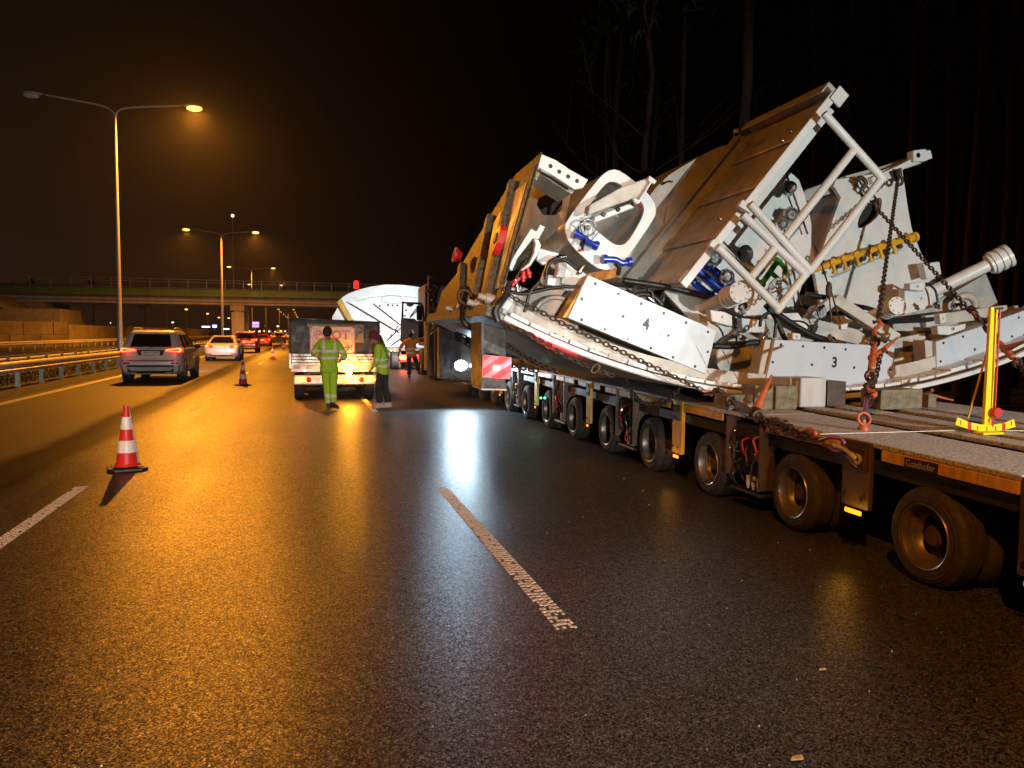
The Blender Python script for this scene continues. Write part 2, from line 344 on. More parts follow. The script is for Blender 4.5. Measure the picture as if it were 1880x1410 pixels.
    sm = N(nt, 'ShaderNodeMapRange'); sm.interpolation_type = 'SMOOTHSTEP'; sm.inputs[1].default_value = 0.22; sm.inputs[2].default_value = 0.55; sm.inputs[3].default_value = 0.95; sm.inputs[4].default_value = 0.0
    ab = N(nt, 'ShaderNodeMath', operation='ADD'); L(wob.outputs[0], ab.inputs[0]); ab.inputs[1].default_value = 2.98; a2 = N(nt, 'ShaderNodeMath', operation='ABSOLUTE'); L(ab.outputs[0], a2.inputs[0]); L(a2.outputs[0], sm.inputs[0])
    dk_ = N(nt, 'ShaderNodeMix', data_type='RGBA'); L(sm.outputs[0], dk_.inputs[0]); L(dc.outputs[2], dk_.inputs[6]); dk_.inputs[7].default_value = (0.014, 0.012, 0.011, 1); L(dk_.outputs[2], b.inputs['Base Color'])
    # roughness: wet sheen broken by damp patches
    rr = N(nt, 'ShaderNodeMapRange'); L(big.outputs['Fac'], rr.inputs[0]); rr.inputs[1].default_value = 0.35; rr.inputs[2].default_value = 0.68; rr.inputs[3].default_value = 0.27; rr.inputs[4].default_value = 0.32
    tr_ = N(nt, 'ShaderNodeTexNoise'); tr_.inputs['Scale'].default_value = 1.0; tr_.inputs['Detail'].default_value = 3; tm_ = N(nt, 'ShaderNodeMapping'); tm_.inputs['Scale'].default_value = (1.1, 0.07, 1); L(tc.outputs['Object'], tm_.inputs[0]); L(tm_.outputs[0], tr_.inputs['Vector'])
    tq = N(nt, 'ShaderNodeMapRange'); L(tr_.outputs['Fac'], tq.inputs[0]); tq.inputs[1].default_value = 0.35; tq.inputs[2].default_value = 0.65; tq.inputs[3].default_value = 0.0; tq.inputs[4].default_value = 0.10
    tb_ = N(nt, 'ShaderNodeMath', operation='ADD'); L(rr.outputs[0], tb_.inputs[0]); L(tq.outputs[0], tb_.inputs[1])
    fr_ = N(nt, 'ShaderNodeMapRange'); L(far.outputs[0], fr_.inputs[0]); fr_.inputs[1].default_value = 0.38; fr_.inputs[2].default_value = 1.0; fr_.inputs[3].default_value = 0.13; fr_.inputs[4].default_value = 0.0
    ta = N(nt, 'ShaderNodeMath', operation='ADD'); L(tb_.outputs[0], ta.inputs[0]); L(fr_.outputs[0], ta.inputs[1])
    rd = N(nt, 'ShaderNodeMix', data_type='FLOAT'); L(dry.outputs[0], rd.inputs[0]); L(ta.outputs[0], rd.inputs[2]); rd.inputs[3].default_value = 0.60
    L(rd.outputs[0], b.inputs['Roughness'])
    ss = N(nt, 'ShaderNodeMix', data_type='FLOAT'); L(dry.outputs[0], ss.inputs[0]); ss.inputs[2].default_value = 0.46; ss.inputs[3].default_value = 0.30
    # each stone face holds more or less water film, so it shines more or less
    pw = N(nt, 'ShaderNodeMath', operation='POWER'); L(sc.outputs[2], pw.inputs[0]); pw.inputs[1].default_value = 4.5
    pm = N(nt, 'ShaderNodeMath', operation='MULTIPLY_ADD'); L(pw.outputs[0], pm.inputs[0]); pm.inputs[1].default_value = 8.0; pm.inputs[2].default_value = 0.12
    v3 = N(nt, 'ShaderNodeTexVoronoi'); v3.inputs['Scale'].default_value = 46; L(tc.outputs['Object'], v3.inputs['Vector']); s4 = N(nt, 'ShaderNodeSeparateColor'); L(v3.outputs['Color'], s4.inputs[0])
    p3 = N(nt, 'ShaderNodeMath', operation='MULTIPLY_ADD'); L(s4.outputs[0], p3.inputs[0]); p3.inputs[1].default_value = 1.5; p3.inputs[2].default_value = 0.3
    p4 = N(nt, 'ShaderNodeMath', operation='MULTIPLY'); L(pm.outputs[0], p4.inputs[0]); L(p3.outputs[0], p4.inputs[1])
    wd = N(nt, 'ShaderNodeMix', data_type='FLOAT'); L(dry.outputs[0], wd.inputs[0]); L(p4.outputs[0], wd.inputs[2]); wd.inputs[3].default_value = 1.0
    sg_ = N(nt, 'ShaderNodeMath', operation='MULTIPLY'); L(ss.outputs[0], sg_.inputs[0]); L(wd.outputs[0], sg_.inputs[1])
    s3 = N(nt, 'ShaderNodeMix', data_type='FLOAT'); L(sm.outputs[0], s3.inputs[0]); L(sg_.outputs[0], s3.inputs[2]); s3.inputs[3].default_value = 0.02; L(s3.outputs[0], b.inputs['Specular IOR Level'])
    return m
MT['asphalt'] = asphalt()
def grassmat():
    return mat('verge_soil', (0.055, 0.052, 0.022), 0.95, var=0.7, vscale=3, bump=1.0, bscale=12)
MT['soil'] = grassmat()
MT['grass'] = mat('verge_grass', (0.075, 0.085, 0.03), 0.9, var=0.6, vscale=2)

# ================================================================== SETTING
YF = 700.0
mb = MB(); mb.add([(-6.9, -30, 0), (5.2+1.9, -30, 0), (7.1, YF, 0), (-6.9, YF, 0)], [(0, 1, 2, 3)])
mb.build('road', MT['asphalt'], kind='structure')
mb = MB(); mb.add([(-30, -30, 0), (-10.4, -30, 0), (-10.4, YF, 0), (-30, YF, 0)], [(0, 1, 2, 3)])
mb.build('opposite_road', MT['asphalt'], kind='structure')
mb = MB(); mb.add([(-900, -60, -0.03), (900, -60, -0.03), (900, 1200, -0.03), (-900, 1200, -0.03)], [(0, 1, 2, 3)])
mb.build('ground', MT['soil'], kind='structure')
# grassy median, slightly raised and uneven
mb = MB(); nx, ny = 8, 160
vs = []
for j in range(ny+1):
    y = -10 + 190*(j/ny)**1.6
    for i in range(nx+1):
        x = -10.4 + 3.62*i/nx + (random.uniform(-.06, .06) if i in (0, nx) else 0)
        e = min(i, nx-i)/nx
        vs.append((x, y, 0.004 + (0.05*min(1, e*4) + random.uniform(-.03, .03) if 0 < i < nx-2 else 0)))
mb.add(vs, [(j*(nx+1)+i, j*(nx+1)+i+1, (j+1)*(nx+1)+i+1, (j+1)*(nx+1)+i) for j in range(ny) for i in range(nx)])
mb.build('median_verge', MT['soil'], kind='structure', smooth=60)
mb = MB()
for _ in range(9000):
    y = 15 + 50*random.random()**1.5; x = random.uniform(-9.7, -7.95); h = random.uniform(.03, .13); a = random.uniform(0, 6.28); w_ = .012
    dx, dy = math.cos(a)*w_, math.sin(a)*w_; lx, ly = random.uniform(-.06, .06), random.uniform(-.06, .06)
    mb.add([(x-dx, y-dy, .06), (x+dx, y+dy, .06), (x+lx, y+ly, .08+h)], [(0, 1, 2)])
mb.build('grass', MT['grass'], kind='stuff')
# forest floor beyond the hard shoulder
mb = MB(); vs = []
for j in range(41):
    for i in range(21):
        vs.append((7.0 + 4.5*i, -20 + 6*j, -0.02 if i == 0 else 0.05*i + random.uniform(-.15, .25)))
mb.add(vs, [(j*21+i, j*21+i+1, (j+1)*21+i+1, (j+1)*21+i) for j in range(40) for i in range(20)])
mb.build('forest_floor', MT['soil'], kind='structure', smooth=60)

# painted lines: continuous edge line and ribbed profiled dashes
mb = MB(); mb.add([(-6.55, -20, .004), (-6.31, -20, .004), (-6.31, 500, .004), (-6.55, 500, .004)], [(0, 1, 2, 3)])
mb.build('edge_line', MT['paint'], kind='structure')
mb = MB(); mb.add([(5.05, -20, .004), (5.25, -20, .004), (5.25, 500, .004), (5.05, 500, .004)], [(0, 1, 2, 3)])
mb.build('shoulder_line', MT['paint'], kind='structure')
rows = MB()
def ribs(mb, xc, y0, y1, wid=0.125, pitch=0.052, n=6):
    y = y0
    while y < y1:
        k = 0
        for i in range(n):
            if random.random() < (0.22 if y < y0 + .25 or y > y1-.25 else 0.045): continue
            x0 = xc - wid/2 + wid*i/n; x1 = x0 + wid/n*0.90; jy = random.uniform(-.008, .008) + (0.006 if i % 2 else 0); h = random.uniform(.004, .0065)
            yy0, yy1 = y + jy, y + jy + pitch*0.60
            mb.add([(x0, yy0, .001), (x1, yy0, .001), (x1, yy1, .001), (x0, yy1, .001), (x0+.003, yy0+.005, h), (x1-.003, yy0+.005, h), (x1-.003, yy1-.005, h), (x0+.003, yy1-.005, h)],
                   [(4, 5, 6, 7), (0, 1, 5, 4), (1, 2, 6, 5), (2, 3, 7, 6), (3, 0, 4, 7)])
        y += pitch
for xc, y0, y1, nm in ((1.39, 3.93, 7.98, 'ribbed lane dash right of the camera'), (-2.25, 4.75, 8.80, 'ribbed lane dash left of the camera')):
    mb = MB(); ribs(mb, xc, y0, y1, 0.125); mb.build('lane_dash', MT['paint'], kind='structure')
mb = MB()
for k in range(1, 26):
    for xc in (-2.25, 1.39):
        y0 = (3.95 if xc > 0 else 4.8) + 12*k
        if xc > 0 and k > 1: pass
        mb.add([(xc-.06, y0, .004), (xc+.06, y0, .004), (xc+.06, y0+4, .004), (xc-.06, y0+4, .004)], [(0, 1, 2, 3)])
mb.build('lane_line', MT['paint'], kind='structure')
# a few stones and leaves lying on the asphalt
mb = MB()
for _ in range(260):
    x = random.uniform(-1, 5.5); y = random.uniform(2.2, 9); r = random.uniform(.0015, .0042)
    if x > 4.0 and random.random() < .7: continue
    mb.ball((x, y, r*.5), r, 5, 3)
mb.build('loose_chippings', MT['conewhite'], kind='stuff')
for px, py, s in ((1511, 1229, .022), (1465, 1392, .03)):
    p = G(px, py, .006); mb = MB(); n = 7
    pts = [p + Vector((math.cos(6.28*i/n)*s*(1.3 if i % 3 else .8), math.sin(6.28*i/n)*s*.6, .004*(i % 2))) for i in range(n)]
    mb.prism(pts, (0, 0, .0015))
    mb.build('fallen_leaf', mat('dry_leaf', (0.5, 0.42, 0.16), 0.7), cat='leaf', base=p, label='small dry leaf on the wet asphalt ' + ('near the bottom edge of the picture' if py > 1300 else 'below the first trailer wheel'))

# guard rails
def wbeam(mb, x, y0, y1, zc, side, dy=4.0):
    # double-wave steel profile, side = +1 faces the traffic at larger x
    prof = [(0, -.155), (.03, -.15), (.075, -.10), (.075, -.065), (.01, -.02), (.01, .02), (.075, .065), (.075, .10), (.03, .15), (0, .155)]
    n = len(prof); ys = []; y = y0
    while y < y1: ys.append(y); y += dy if y < 90 else 20
    ys.append(y1); b = len(mb.v); vs = []
    for yy in ys:
        for a, z in prof: vs.append((x + side*a, yy, zc + z))
    for yy in ys:
        for a, z in prof: vs.append((x + side*(a-.006), yy, zc + z))
    m = len(ys); fs = []
    for j in range(m-1):
        for i in range(n-1): fs.append((j*n+i, j*n+i+1, (j+1)*n+i+1, (j+1)*n+i)); fs.append((m*n+j*n+i, m*n+(j+1)*n+i, m*n+(j+1)*n+i+1, m*n+j*n+i+1))
    mb.add(vs, fs)
def rail(name, label, x, side, y0, y1, post0, npost, sp, gap):
    t = thing(name, label, 'guard rail', (x, y0, 0))
    mb = MB(); wbeam(mb, x, y0, y1, .605, side); mb.build('beam', MT['galv'], t, smooth=50)
    first = None
    for k in range(npost):
        y = post0 + sp*k
        if first is None:
            mb = MB(); mb.box(x-side*.02, x-side*.14, y-.05, y+.05, -.02, .62); mb.box(x-side*.135, x-side*.02, y-.052, y-.044, .3, .70)
            first = mb.build('post', MT['galv'], t, bev=.006); OFFY = y
        else:
            o = bpy.data.objects.new('post', first.data); COL.objects.link(o); o.parent = t; o.location = (0, y-OFFY, 0)
    return t
rail('guard_rail', 'galvanised steel guard rail on white posts beside the running lane', -7.72, 1, 8, 260, 10.42, 40, 2.0, 0)
rail('guard_rail', 'second guard rail of the median, turned to the opposite carriageway', -9.8, -1, 8, 260, 9.6, 40, 2.0, 0)
rail('guard_rail', 'far guard rail beyond the opposite carriageway below the noise wall', -21.0, 1, 20, 260, 22.0, 40, 2.66, 0)

# street lamps
def street_lamp(y, label, lit_r, lit_l, light=0.0, x0=-8.2, detail=True):
    t = thing('street_lamp', label, 'street lamp', (x0, y, 0), group='street lamps standing in the median')
    n = 12 if detail else 6
    mb = MB(); mb.lathe((x0, y, 0), (0, 0, 1), [(0, .16), (.02, .16), (.02, .115), (1.0, .11), (11.05, .055), (11.25, .052)], n); mb.build('pole', MT['pole'], t, smooth=50)
    if detail:
        mb = MB(); mb.box(x0+.07, x0+.125, y-.06, y+.06, .7, 1.2); mb.build('access_door', MT['galv'], t, bev=.004)
    for s, lit in ((1, lit_r), (-1, lit_l)):
        ex = x0 + s*3.0
        mb = MB(); mb.pipe(spline([(x0, y, 11.15), (x0+s*.12, y, 11.5), (x0+s*.7, y, 11.72), (ex-s*.2, y, 11.98)], 5), [.045]*15 + [.03], 8 if detail else 5); mb.build('arm', MT['pole'], t, smooth=60)
        mb = MB(); mb.ball((ex+s*.28, y, 12.0), .42, 12, 8, (1, .38, .20)); h = mb.build('lamp_head', MT['pole'], t, smooth=60)
        mb = MB(); mb.ball((ex+s*.34, y, 11.90), .34, 12, 8, (1, .6, .36)); g = mb.build('lens', MT['sodium' if detail else 'sodiumfar'] if lit else MT['galv'], h, smooth=60)
    if light:
        lamp('sodium_light', 'SPOT', (x0+3.34, y, 11.68), light, SOD, .16, spot_size=R(172), spot_blend=.55)
    return t
street_lamp(38.8, 'nearest tall twin-arm street lamp, only its right arm lit bright orange', True, False, SODIUM_POWER)
street_lamp(84.4, 'twin-arm street lamp with both heads glowing, in front of the bridge pier', True, True, SODIUM_POWER)
lamp('sodium_light', 'SPOT', (-11.5, 84.4, 11.68), SODIUM_POWER*.7, SOD, .16, spot_size=R(172), spot_blend=.55)
street_lamp(130.0, 'first twin-arm street lamp beyond the bridge, seen over its railing', True, True, SODIUM_POWER*.8, detail=False)
for k, (nm) in enumerate(('second', 'third', 'fourth', 'fifth', 'sixth', 'seventh', 'eighth', 'ninth', 'tenth')):
    street_lamp(175.6 + 45.6*k, nm + ' twin-arm street lamp beyond the bridge in the row along the median', True, True, SODIUM_POWER*.7 if k in (0, 2, 5) else 0, detail=False)
# the same row continues behind the camera: its light reaches the load
lamp('sodium_light', 'SPOT', (-4.9, -6.8, 11.7), SODIUM_POWER*.42, SOD, .16, spot_size=R(150), spot_blend=.5)

def side_lamp(px, py, d, label, z0=0, mt='sodiumfar', sz=.22):
    r = ray(px, py); p = CP + r*(d/FPX)
    t = thing('side_street_lamp', label, 'street lamp', (p.x, p.y, 0), group='single lamps on the slip road')
    mb = MB(); mb.tube((p.x, p.y, 0), (p.x, p.y, p.z), .09, .05, 6); mb.build('pole', MT['pole'], t, smooth=60)
    mb = MB(); mb.ball((p.x, p.y, p.z), sz, 8, 6, (1.4, 1, .7)); mb.build('lamp_head', MT[mt], t, smooth=60)
side_lamp(342, 568, 150, 'lone lamp far left, seen low under the bridge beyond the grey car')
side_lamp(381, 576, 180, 'second lone lamp under the bridge, left of the tall pole')
side_lamp(402, 583, 200, 'small lamp just left of the tall pole under the bridge')
side_lamp(420, 584, 200, 'small lamp between the tall pole and the bridge pier')
side_lamp(453, 594, 240, 'faint lamp right of the bridge pier')
side_lamp(317, 592, 140, 'pale low lamp behind the roof of the grey car', mt='plainlamp', sz=.16)
side_lamp(203, 593, 160, 'tiny pale lamp left of the nearest lamp pole', mt='plainlamp', sz=.09)
side_lamp(487, 598, 260, 'tiny white lamp near the blue sign', mt='plainlamp', sz=.2)
side_lamp(510, 599, 260, 'tiny white lamp right of the blue sign', mt='plainlamp', sz=.3)
# tall thin masts in the gap below the bridge
for px, d, y0, lb in ((306, 150, 560, 'thin unlit mast left of the silver car'), (461, 190, 565, 'pale mast just right of the bridge pier'), (487, 210, 566, 'thin unlit mast midway between pier and tarp')):
    g = CP + ray(px, 612)*(d/FPX); top = CP + ray(px, y0)*(d/FPX)
    mb = MB(); mb.tube((g.x, g.y, 0), (g.x, g.y, top.z), .16, .1, 6); mb.build('mast', MT['pole'], cat='mast', label=lb, base=(g.x, g.y, 0), smooth=60)
# lit signs of the town
for px, py, wd, ht, c, d, lb in ((468, 593.5, 2.6, .9, (0.16, 0.10, 1.0), 260, 'glowing blue sign far down the road'), (469, 599, 2.2, .5, (0.9, 0.1, 0.8), 262, 'glowing magenta sign below the blue sign'),
        (378, 600, 2.2, .35, (0.8, 0.85, 1), 230, 'small white lit fascia under the bridge'), (394, 599, 1.2, .8, (0.3, 0.3, 1), 230, 'small blue lit sign left of the pier'), (415, 604, 2.0, .3, (0.6, 0.7, 1), 240, 'faint bluish lit strip by the pier')):
    p = CP + ray(px, py)*(d/FPX); t = thing('lit_sign', lb, 'sign', (p.x, p.y, 0))
    mb = MB(); mb.box(p.x-.08, p.x+.08, p.y+.1, p.y+.26, 0, p.z); mb.build('post', MT['pole'], t)
    mb = MB(); mb.box(p.x-wd/2, p.x+wd/2, p.y-.05, p.y+.08, p.z-ht/2, p.z+ht/2); mb.build('face', mat('sign_glow', c, .5, emit=c, estr=7), t, bev=.05, seg=2)
# town windows and traffic lights as small lamps on low buildings far away
random.seed(3)
for i in range(5):
    px = 478 + i*10; d = 330 + 20*i; p = CP + ray(px, 604)*(d/FPX); h = random.uniform(4, 7)
    t = thing('distant_building', ['low dark roadside building by the blue sign', 'second low building in the far town', 'third low building in the far town', 'fourth low building in the far town', 'low building behind the tarp truck'][i], 'building', (p.x, p.y, 0))
    mb = MB(); mb.box(p.x-6, p.x+2, p.y, p.y+8, 0, 3.0); mb.build('wall', MT['conc'], t)
    for k in range(4):
        x = p.x - 5 + 2*k + random.uniform(-.3, .3); z = random.uniform(1.8, 2.7)
        mb = MB(); mb.box(x, x+.8, p.y-.06, p.y, z-.3, z+.3); mb.build('window', MT['plainlamp'] if random.random() < .6 else MT['sodiumfar'], t)

# ------------------------------------------------------------------ bridge across the motorway
YB = 107.0; XL, XR = -95.0, 55.0
def zb(x, a, b): return a + (b-a)*(x+36.4)/45.0     # heights measured at x=-36 and x=+8.6
br = thing('road_bridge', 'long green girder bridge with steel railing crossing the motorway', 'bridge', (-8.6, YB, 0))
def hb(mb, x0, x1, y0, y1, za0, za1, zb0, zb1):   # sloping horizontal member; za: bottom at both refs, zb: top
    mb.hexa([(x0, y0, zb(x0, za0, za1)), (x1, y0, zb(x1, za0, za1)), (x1, y1, zb(x1, za0, za1)), (x0, y1, zb(x0, za0, za1))],
            [(x0, y0, zb(x0, zb0, zb1)), (x1, y0, zb(x1, zb0, zb1)), (x1, y1, zb(x1, zb0, zb1)), (x0, y1, zb(x0, zb0, zb1))])
mb = MB(); hb(mb, XL, XR, YB-.12, YB+.0, 6.10, 6.30, 7.02, 7.12); mb.build('fascia', MT['girder'], br)
mb = MB(); hb(mb, XL, XR, YB+.0, YB+11, 6.45, 6.55, 6.98, 7.08); mb.build('deck_slab', MT['conc'], br)
for k, yy in enumerate((YB+.7, YB+4, YB+7.2, YB+10)):
    mb = MB(); hb(mb, XL, XR, yy, yy+.45, 5.15, 5.2, 6.44, 6.54); mb.build('girder', MT['conc'], br)
    if k == 0:
        mb = MB(); hb(mb, XL, XR, yy-.1, yy-.003, 5.62, 5.55, 5.84, 5.77); hb(mb, XL, XR, yy-.16, yy-.003, 5.15, 5.2, 5.38, 5.40); mb.build('flange', MT['pier'], br)
for nm, z0, z1, r in (('top_rail', 8.30, 8.32, .05), ('middle_rail', 7.95, 7.97, .035), ('bottom_rail', 7.18, 7.22, .035)):
    mb = MB(); mb.tube((XL, YB-.05, zb(XL, z0, z1)), (XR, YB-.05, zb(XR, z0, z1)), r, r, 6); mb.build(nm, MT['galv'], br)
first = None; x = -46.0
while x < 24:
    if first is None:
        mb = MB(); mb.box(x-.045, x+.045, YB-.09, YB-.01, 7.0, 8.3); first = mb.build('railing_post', MT['galv'], br); X0 = x
    else:
        o = bpy.data.objects.new('railing_post', first.data); COL.objects.link(o); o.parent = br; o.location = (x-X0, 0, (zb(x, 8.30, 8.32)-zb(X0, 8.30, 8.32)))
    x += 2.25
mb = MB(); hb(mb, XL, XR, YB+10.2, YB+10.3, 7.0, 7.1, 7.9, 8.0); mb.build('far_parapet', MT['conc'], br)
for y in (YB+1.2, YB+9):
    mb = MB(); mb.box(-9.35, -7.75, y-.5, y+.5, -.03, 4.3)
    mb.build('pier', MT['pier'], br, bev=.06)
    mb = MB(); mb.box(-9.5, -7.7, y-.6, y+.6, 4.45, 5.13); mb.box(-9.0, -8.1, y-.4, y+.4, 4.3, 4.45); mb.build('pier_head', MT['pier'], br, bev=.04)
mb = MB(); mb.hexa([(-60, YB-1, -.03), (-26.6, YB-1, -.03), (-28.5, YB+13, -.03), (-60, YB+13, -.03)], [(-60, YB-1, 5.1), (-31, YB-1, 5.1), (-31, YB+13, 5.1), (-60, YB+13, 5.1)]); mb.build('abutment', MT['conc'], br, bev=.05)
mb = MB(); mb.hexa([(14, YB-1, -.03), (60, YB-1, -.03), (60, YB+13, -.03), (14, YB+13, -.03)], [(20, YB-1, 5.1), (60, YB-1, 5.1), (60, YB+13, 5.1), (20, YB+13, 5.1)]); mb.build('abutment', MT['conc'], br, bev=.05)
mb = MB(); mb.tube((-9.0, YB+.4, 7.1), (-9.0, YB+.4, 16.6), .09, .06, 8); bm_ = mb.build('mast', MT['pole'], cat='mast', label='slim mast rising from the bridge above its pier', base=(-9, YB+.4, 7.1))
mb = MB(); mb.ball((-9.0, YB+.3, 16.75), .2, 8, 6); mb.build('beacon', MT['plainlamp'], bm_)
# noise wall of panels on the far side of the opposite carriageway
nw = thing('noise_wall', 'brown panelled noise wall left of the motorway in front of the abutment', 'wall', (-28, 80, 0))
A = Vector((-43, 60, 0)); B = Vector((-22.4, 84.5, 0)); dd = (B-A)/11; nrm_ = Vector((dd.y, -dd.x, 0)).normalized()
for i in range(11):
    for lv in range(2):
        p = A + dd*(i + (0.45 if lv else 0)); q = p + dd*0.985; z0, z1 = (0, 1.19) if lv == 0 else (1.20, 2.42)
        if i == 10 and lv: q = p + dd*.5
        off = nrm_*random.uniform(-.02, .03)
        mb = MB(); mb.hexa([p+off+Zv*z0, q+off+Zv*z0, q+off-nrm_*.14+Zv*z0, p+off-nrm_*.14+Zv*z0], [p+off+Zv*z1, q+off+Zv*z1, q+off-nrm_*.14+Zv*z1, p+off-nrm_*.14+Zv*z1])
        mb.build('panel', MT['noisewall'], nw, bev=.02)
mb = MB(); mb.box(-22.9, -22.6, 85, 200, 0, 2.2); mb.build('noise_wall', MT['noisewall'], cat='wall', label='plain dark noise wall running on under the bridge', base=(-20.5, 83, 0))
# concrete stair tower left of the bridge
mb = MB(); mb.box(-45, -26.2, 96, 104, 0, 4.0); mb.hexa([(-45, 95.5, 4.0), (-31.6, 95.5, 4.0), (-31.6, 104, 4.0), (-45, 104, 4.0)], [(-45, 95.5, 5.5), (-33.6, 95.5, 5.5), (-33.6, 104, 5.5), (-45, 104, 5.5)])
mb.build('retaining_wall', MT['conc'], cat='wall', label='pale concrete wing wall below the left end of the bridge', base=(-36, 96, 0), bev=.08)

# ------------------------------------------------------------------ trees
def pine(x, y, h, label, lean=0.0, seed=0, crown=True, limbs=3, branchy=False, r0=None):
    rnd = random.Random(seed); r0 = r0 or h*.0095
    t = thing('pine_tree' if not branchy else 'bare_tree', label, 'tree', (x, y, 0), group='trees of the roadside forest')
    pts = [Vector((x + lean*h*(k/7)**1.3 + rnd.uniform(-.06, .06)*k*.6, y + rnd.uniform(-.05, .05)*k, -.1 + h*k/7)) for k in range(8)]
    mb = MB(); mb.pipe(pts, [r0*(1.25 if k == 0 else 1)*(1-.085*k) for k in range(8)], 8); mb.build('trunk', MT['bark'], t, smooth=70)
    mb = MB()
    for k in range(limbs + (9 if branchy else 0)):
        f = rnd.uniform(.25 if branchy else .45, .95); i = int(f*7); p = pts[i].lerp(pts[min(i+1, 7)], f*7-i); a = rnd.uniform(0, 6.28); ln = rnd.uniform(.8, 2.6)*(1.25-f) + .3
        q = [p]; d = Vector((math.cos(a), math.sin(a), rnd.uniform(.1, .9))).normalized()
        for s in range(4): d = (d + Vector((rnd.uniform(-.3, .3), rnd.uniform(-.3, .3), rnd.uniform(-.1, .3)))).normalized(); q.append(q[-1] + d*ln/2.5)
        mb.pipe(q, [r0*.30, r0*.24, r0*.17, r0*.1, r0*.04], 5)
        if branchy:
            for s in range(2):
                d2 = (d + Vector((rnd.uniform(-.8, .8), rnd.uniform(-.8, .8), rnd.uniform(0, .6)))).normalized(); mb.pipe([q[2+s], q[2+s]+d2*ln*.5, q[2+s]+d2*ln*.9+Zv*.1], [r0*.12, r0*.07, r0*.02], 4)
    mb.build('branches', MT['bark'], t, smooth=70, kind='stuff')
    if crown:
        mb = MB()
        for k in range(110):
            f = rnd.uniform(.66, 1.04); p = pts[-1]*1.0; p = Vector((pts[min(7, int(f*7))].x, pts[min(7, int(f*7))].y, h*f)); a = rnd.uniform(0, 6.28); rad = rnd.random()**.6*h*.11*(1.25-f)*2
            c = p + Vector((math.cos(a)*rad, math.sin(a)*rad, rnd.uniform(-.3, .3)))
            for s in range(5):
                e = Vector((rnd.gauss(0, 1), rnd.gauss(0, 1), rnd.gauss(0, .7))).normalized()*rnd.uniform(.3, .75); g = e.orthogonal().normalized()*.07
                mb.add([c-g, c+g, c+e], [(0, 1, 2)])
        mb.build('crown', MT['leaf'], t, kind='stuff')
TR = [(1180, 14.5, .0), (1243, 17, -.005), (1350, 13, -.004), (1535, 19, .03), (1645, 12.5, .045), (1768, 12, .03), (1842, 12.2, .005), (1700, 20, -.02), (1090, 30, 0), (1130, 24, 0), (1290, 26, .01), (1420, 25, 0), (1480, 21, -.01), (1600, 24, .01), (1860, 17, .01), (1735, 16, -.015), (1800, 22, .0)]
words = ['slim', 'tall', 'straight', 'leaning', 'crooked', 'thick']
desc = {1180: 'thin pale forked tree above the holed flange of the load', 1243: 'thin pale crooked tree above the rounded white manhole box', 1350: 'reddish pine trunk right behind the bracket at the top of the big brown panel', 1535: 'crooked bare tree behind the top corner of the tube frame',
        1645: 'reddish leaning pine trunk above the chained white plate', 1768: 'reddish leaning pine trunk right of the chained white plate', 1842: 'upright pine trunk near the right edge behind the ram head', 1700: 'thin pale bare tree just right of the white plate'}
random.seed(11)
for i, (px, d, ln) in enumerate(TR):
    p = CP + ray(px, 640)*((d+6)/FPX)
    pine(p.x, p.y, 15 + (i*37 % 7), desc.get(px, ['slim', 'tall', 'straight'][i % 3] + ' dark tree in the forest, about a step %s of a lit trunk' % ('left' if i % 2 else 'right')), ln, 40+i, branchy=px in (1180, 1243, 1535, 1700), limbs=5, r0=.10 if px in (1180, 1243, 1535, 1700) else .16)
for i in range(46):
    y = random.uniform(12, 120); x = 9.5 + y*.05 + random.uniform(0, 1)**.8*26
    pine(x, y, random.uniform(13, 20), 'dark pine of the forest wall behind the load', random.uniform(-.02, .02), 100+i, limbs=4)
for i in range(26):
    y = random.uniform(115, 170); x = random.uniform(-110, -24)
    pine(x, y, random.uniform(8, 12), 'dark pine beyond the left end of the bridge', random.uniform(-.02, .02), 200+i, limbs=2)

# ------------------------------------------------------------------ traffic cones
def cone(h=0.75):
    t = local_thing('traffic_cone', 'cone', 'traffic cone')
    s = h/0.75
    mb = MB()
    pts = [(-.20, -.14), (-.14, -.20), (.14, -.20), (.20, -.14), (.20, .14), (.14, .20), (-.14, .20), (-.20, .14)]
    mb.prism([(x*s*1.05, y*s*1.05, 0.0) for x, y in pts], (0, 0, .035*s)); mb.prism([(x*s*.85, y*s*.85, .035*s) for x, y in pts], (0, 0, .012*s)); mb.build('base', MT['hose'], t, bev=.006)
    def seg(z0, z1, extra=0.0):
        r = lambda z: .128 - (z-.045)*(.128-.028)/.705 + extra
        return [(z0*s, r(z0)*s), (z1*s, r(z1)*s)]
    mb = MB(); mb.lathe((0, 0, 0), (0, 0, 1), [(.046*s, .145*s), (.058*s, .140*s), (.07*s, .126*s)] + seg(.08, .70)[0:1] + seg(.08, .715)[1:] + [(.715*s, .034*s), (.75*s, .030*s), (.752*s, .02*s)], 28); mb.build('body', MT['conered'], t, smooth=40)
    for z0, z1 in ((.205, .345), (.475, .62)):
        mb = MB(); mb.lathe((0, 0, 0), (0, 0, 1), seg(z0, z1, .0025), 28); mb.build('reflective_sleeve', MT['conewhite'], t, smooth=40)
    return t
c0 = cone()
G_ = 'red and white traffic cones closing the lanes'
for i, (x, y, lb, rz) in enumerate(((-2.02, 9.79, 'large red and white traffic cone standing alone nearest the camera', .25), (-1.83, 24.61, 'red and white traffic cone behind the grey car, second nearest', .7), (-1.92, 49.0, 'third traffic cone, left of the tarp truck', .3), (-2.05, 78.6, 'small distant traffic cone just left of the tarp truck, fourth in line', .1), (-2.15, 99.4, 'tiny farthest traffic cone touching the edge of the tarp truck', .4))):
    place(c0, i == 0, (x, y, .003), rz, lb); 
for o in bpy.data.objects:
    if o.name.startswith('traffic_cone'): o['group'] = G_

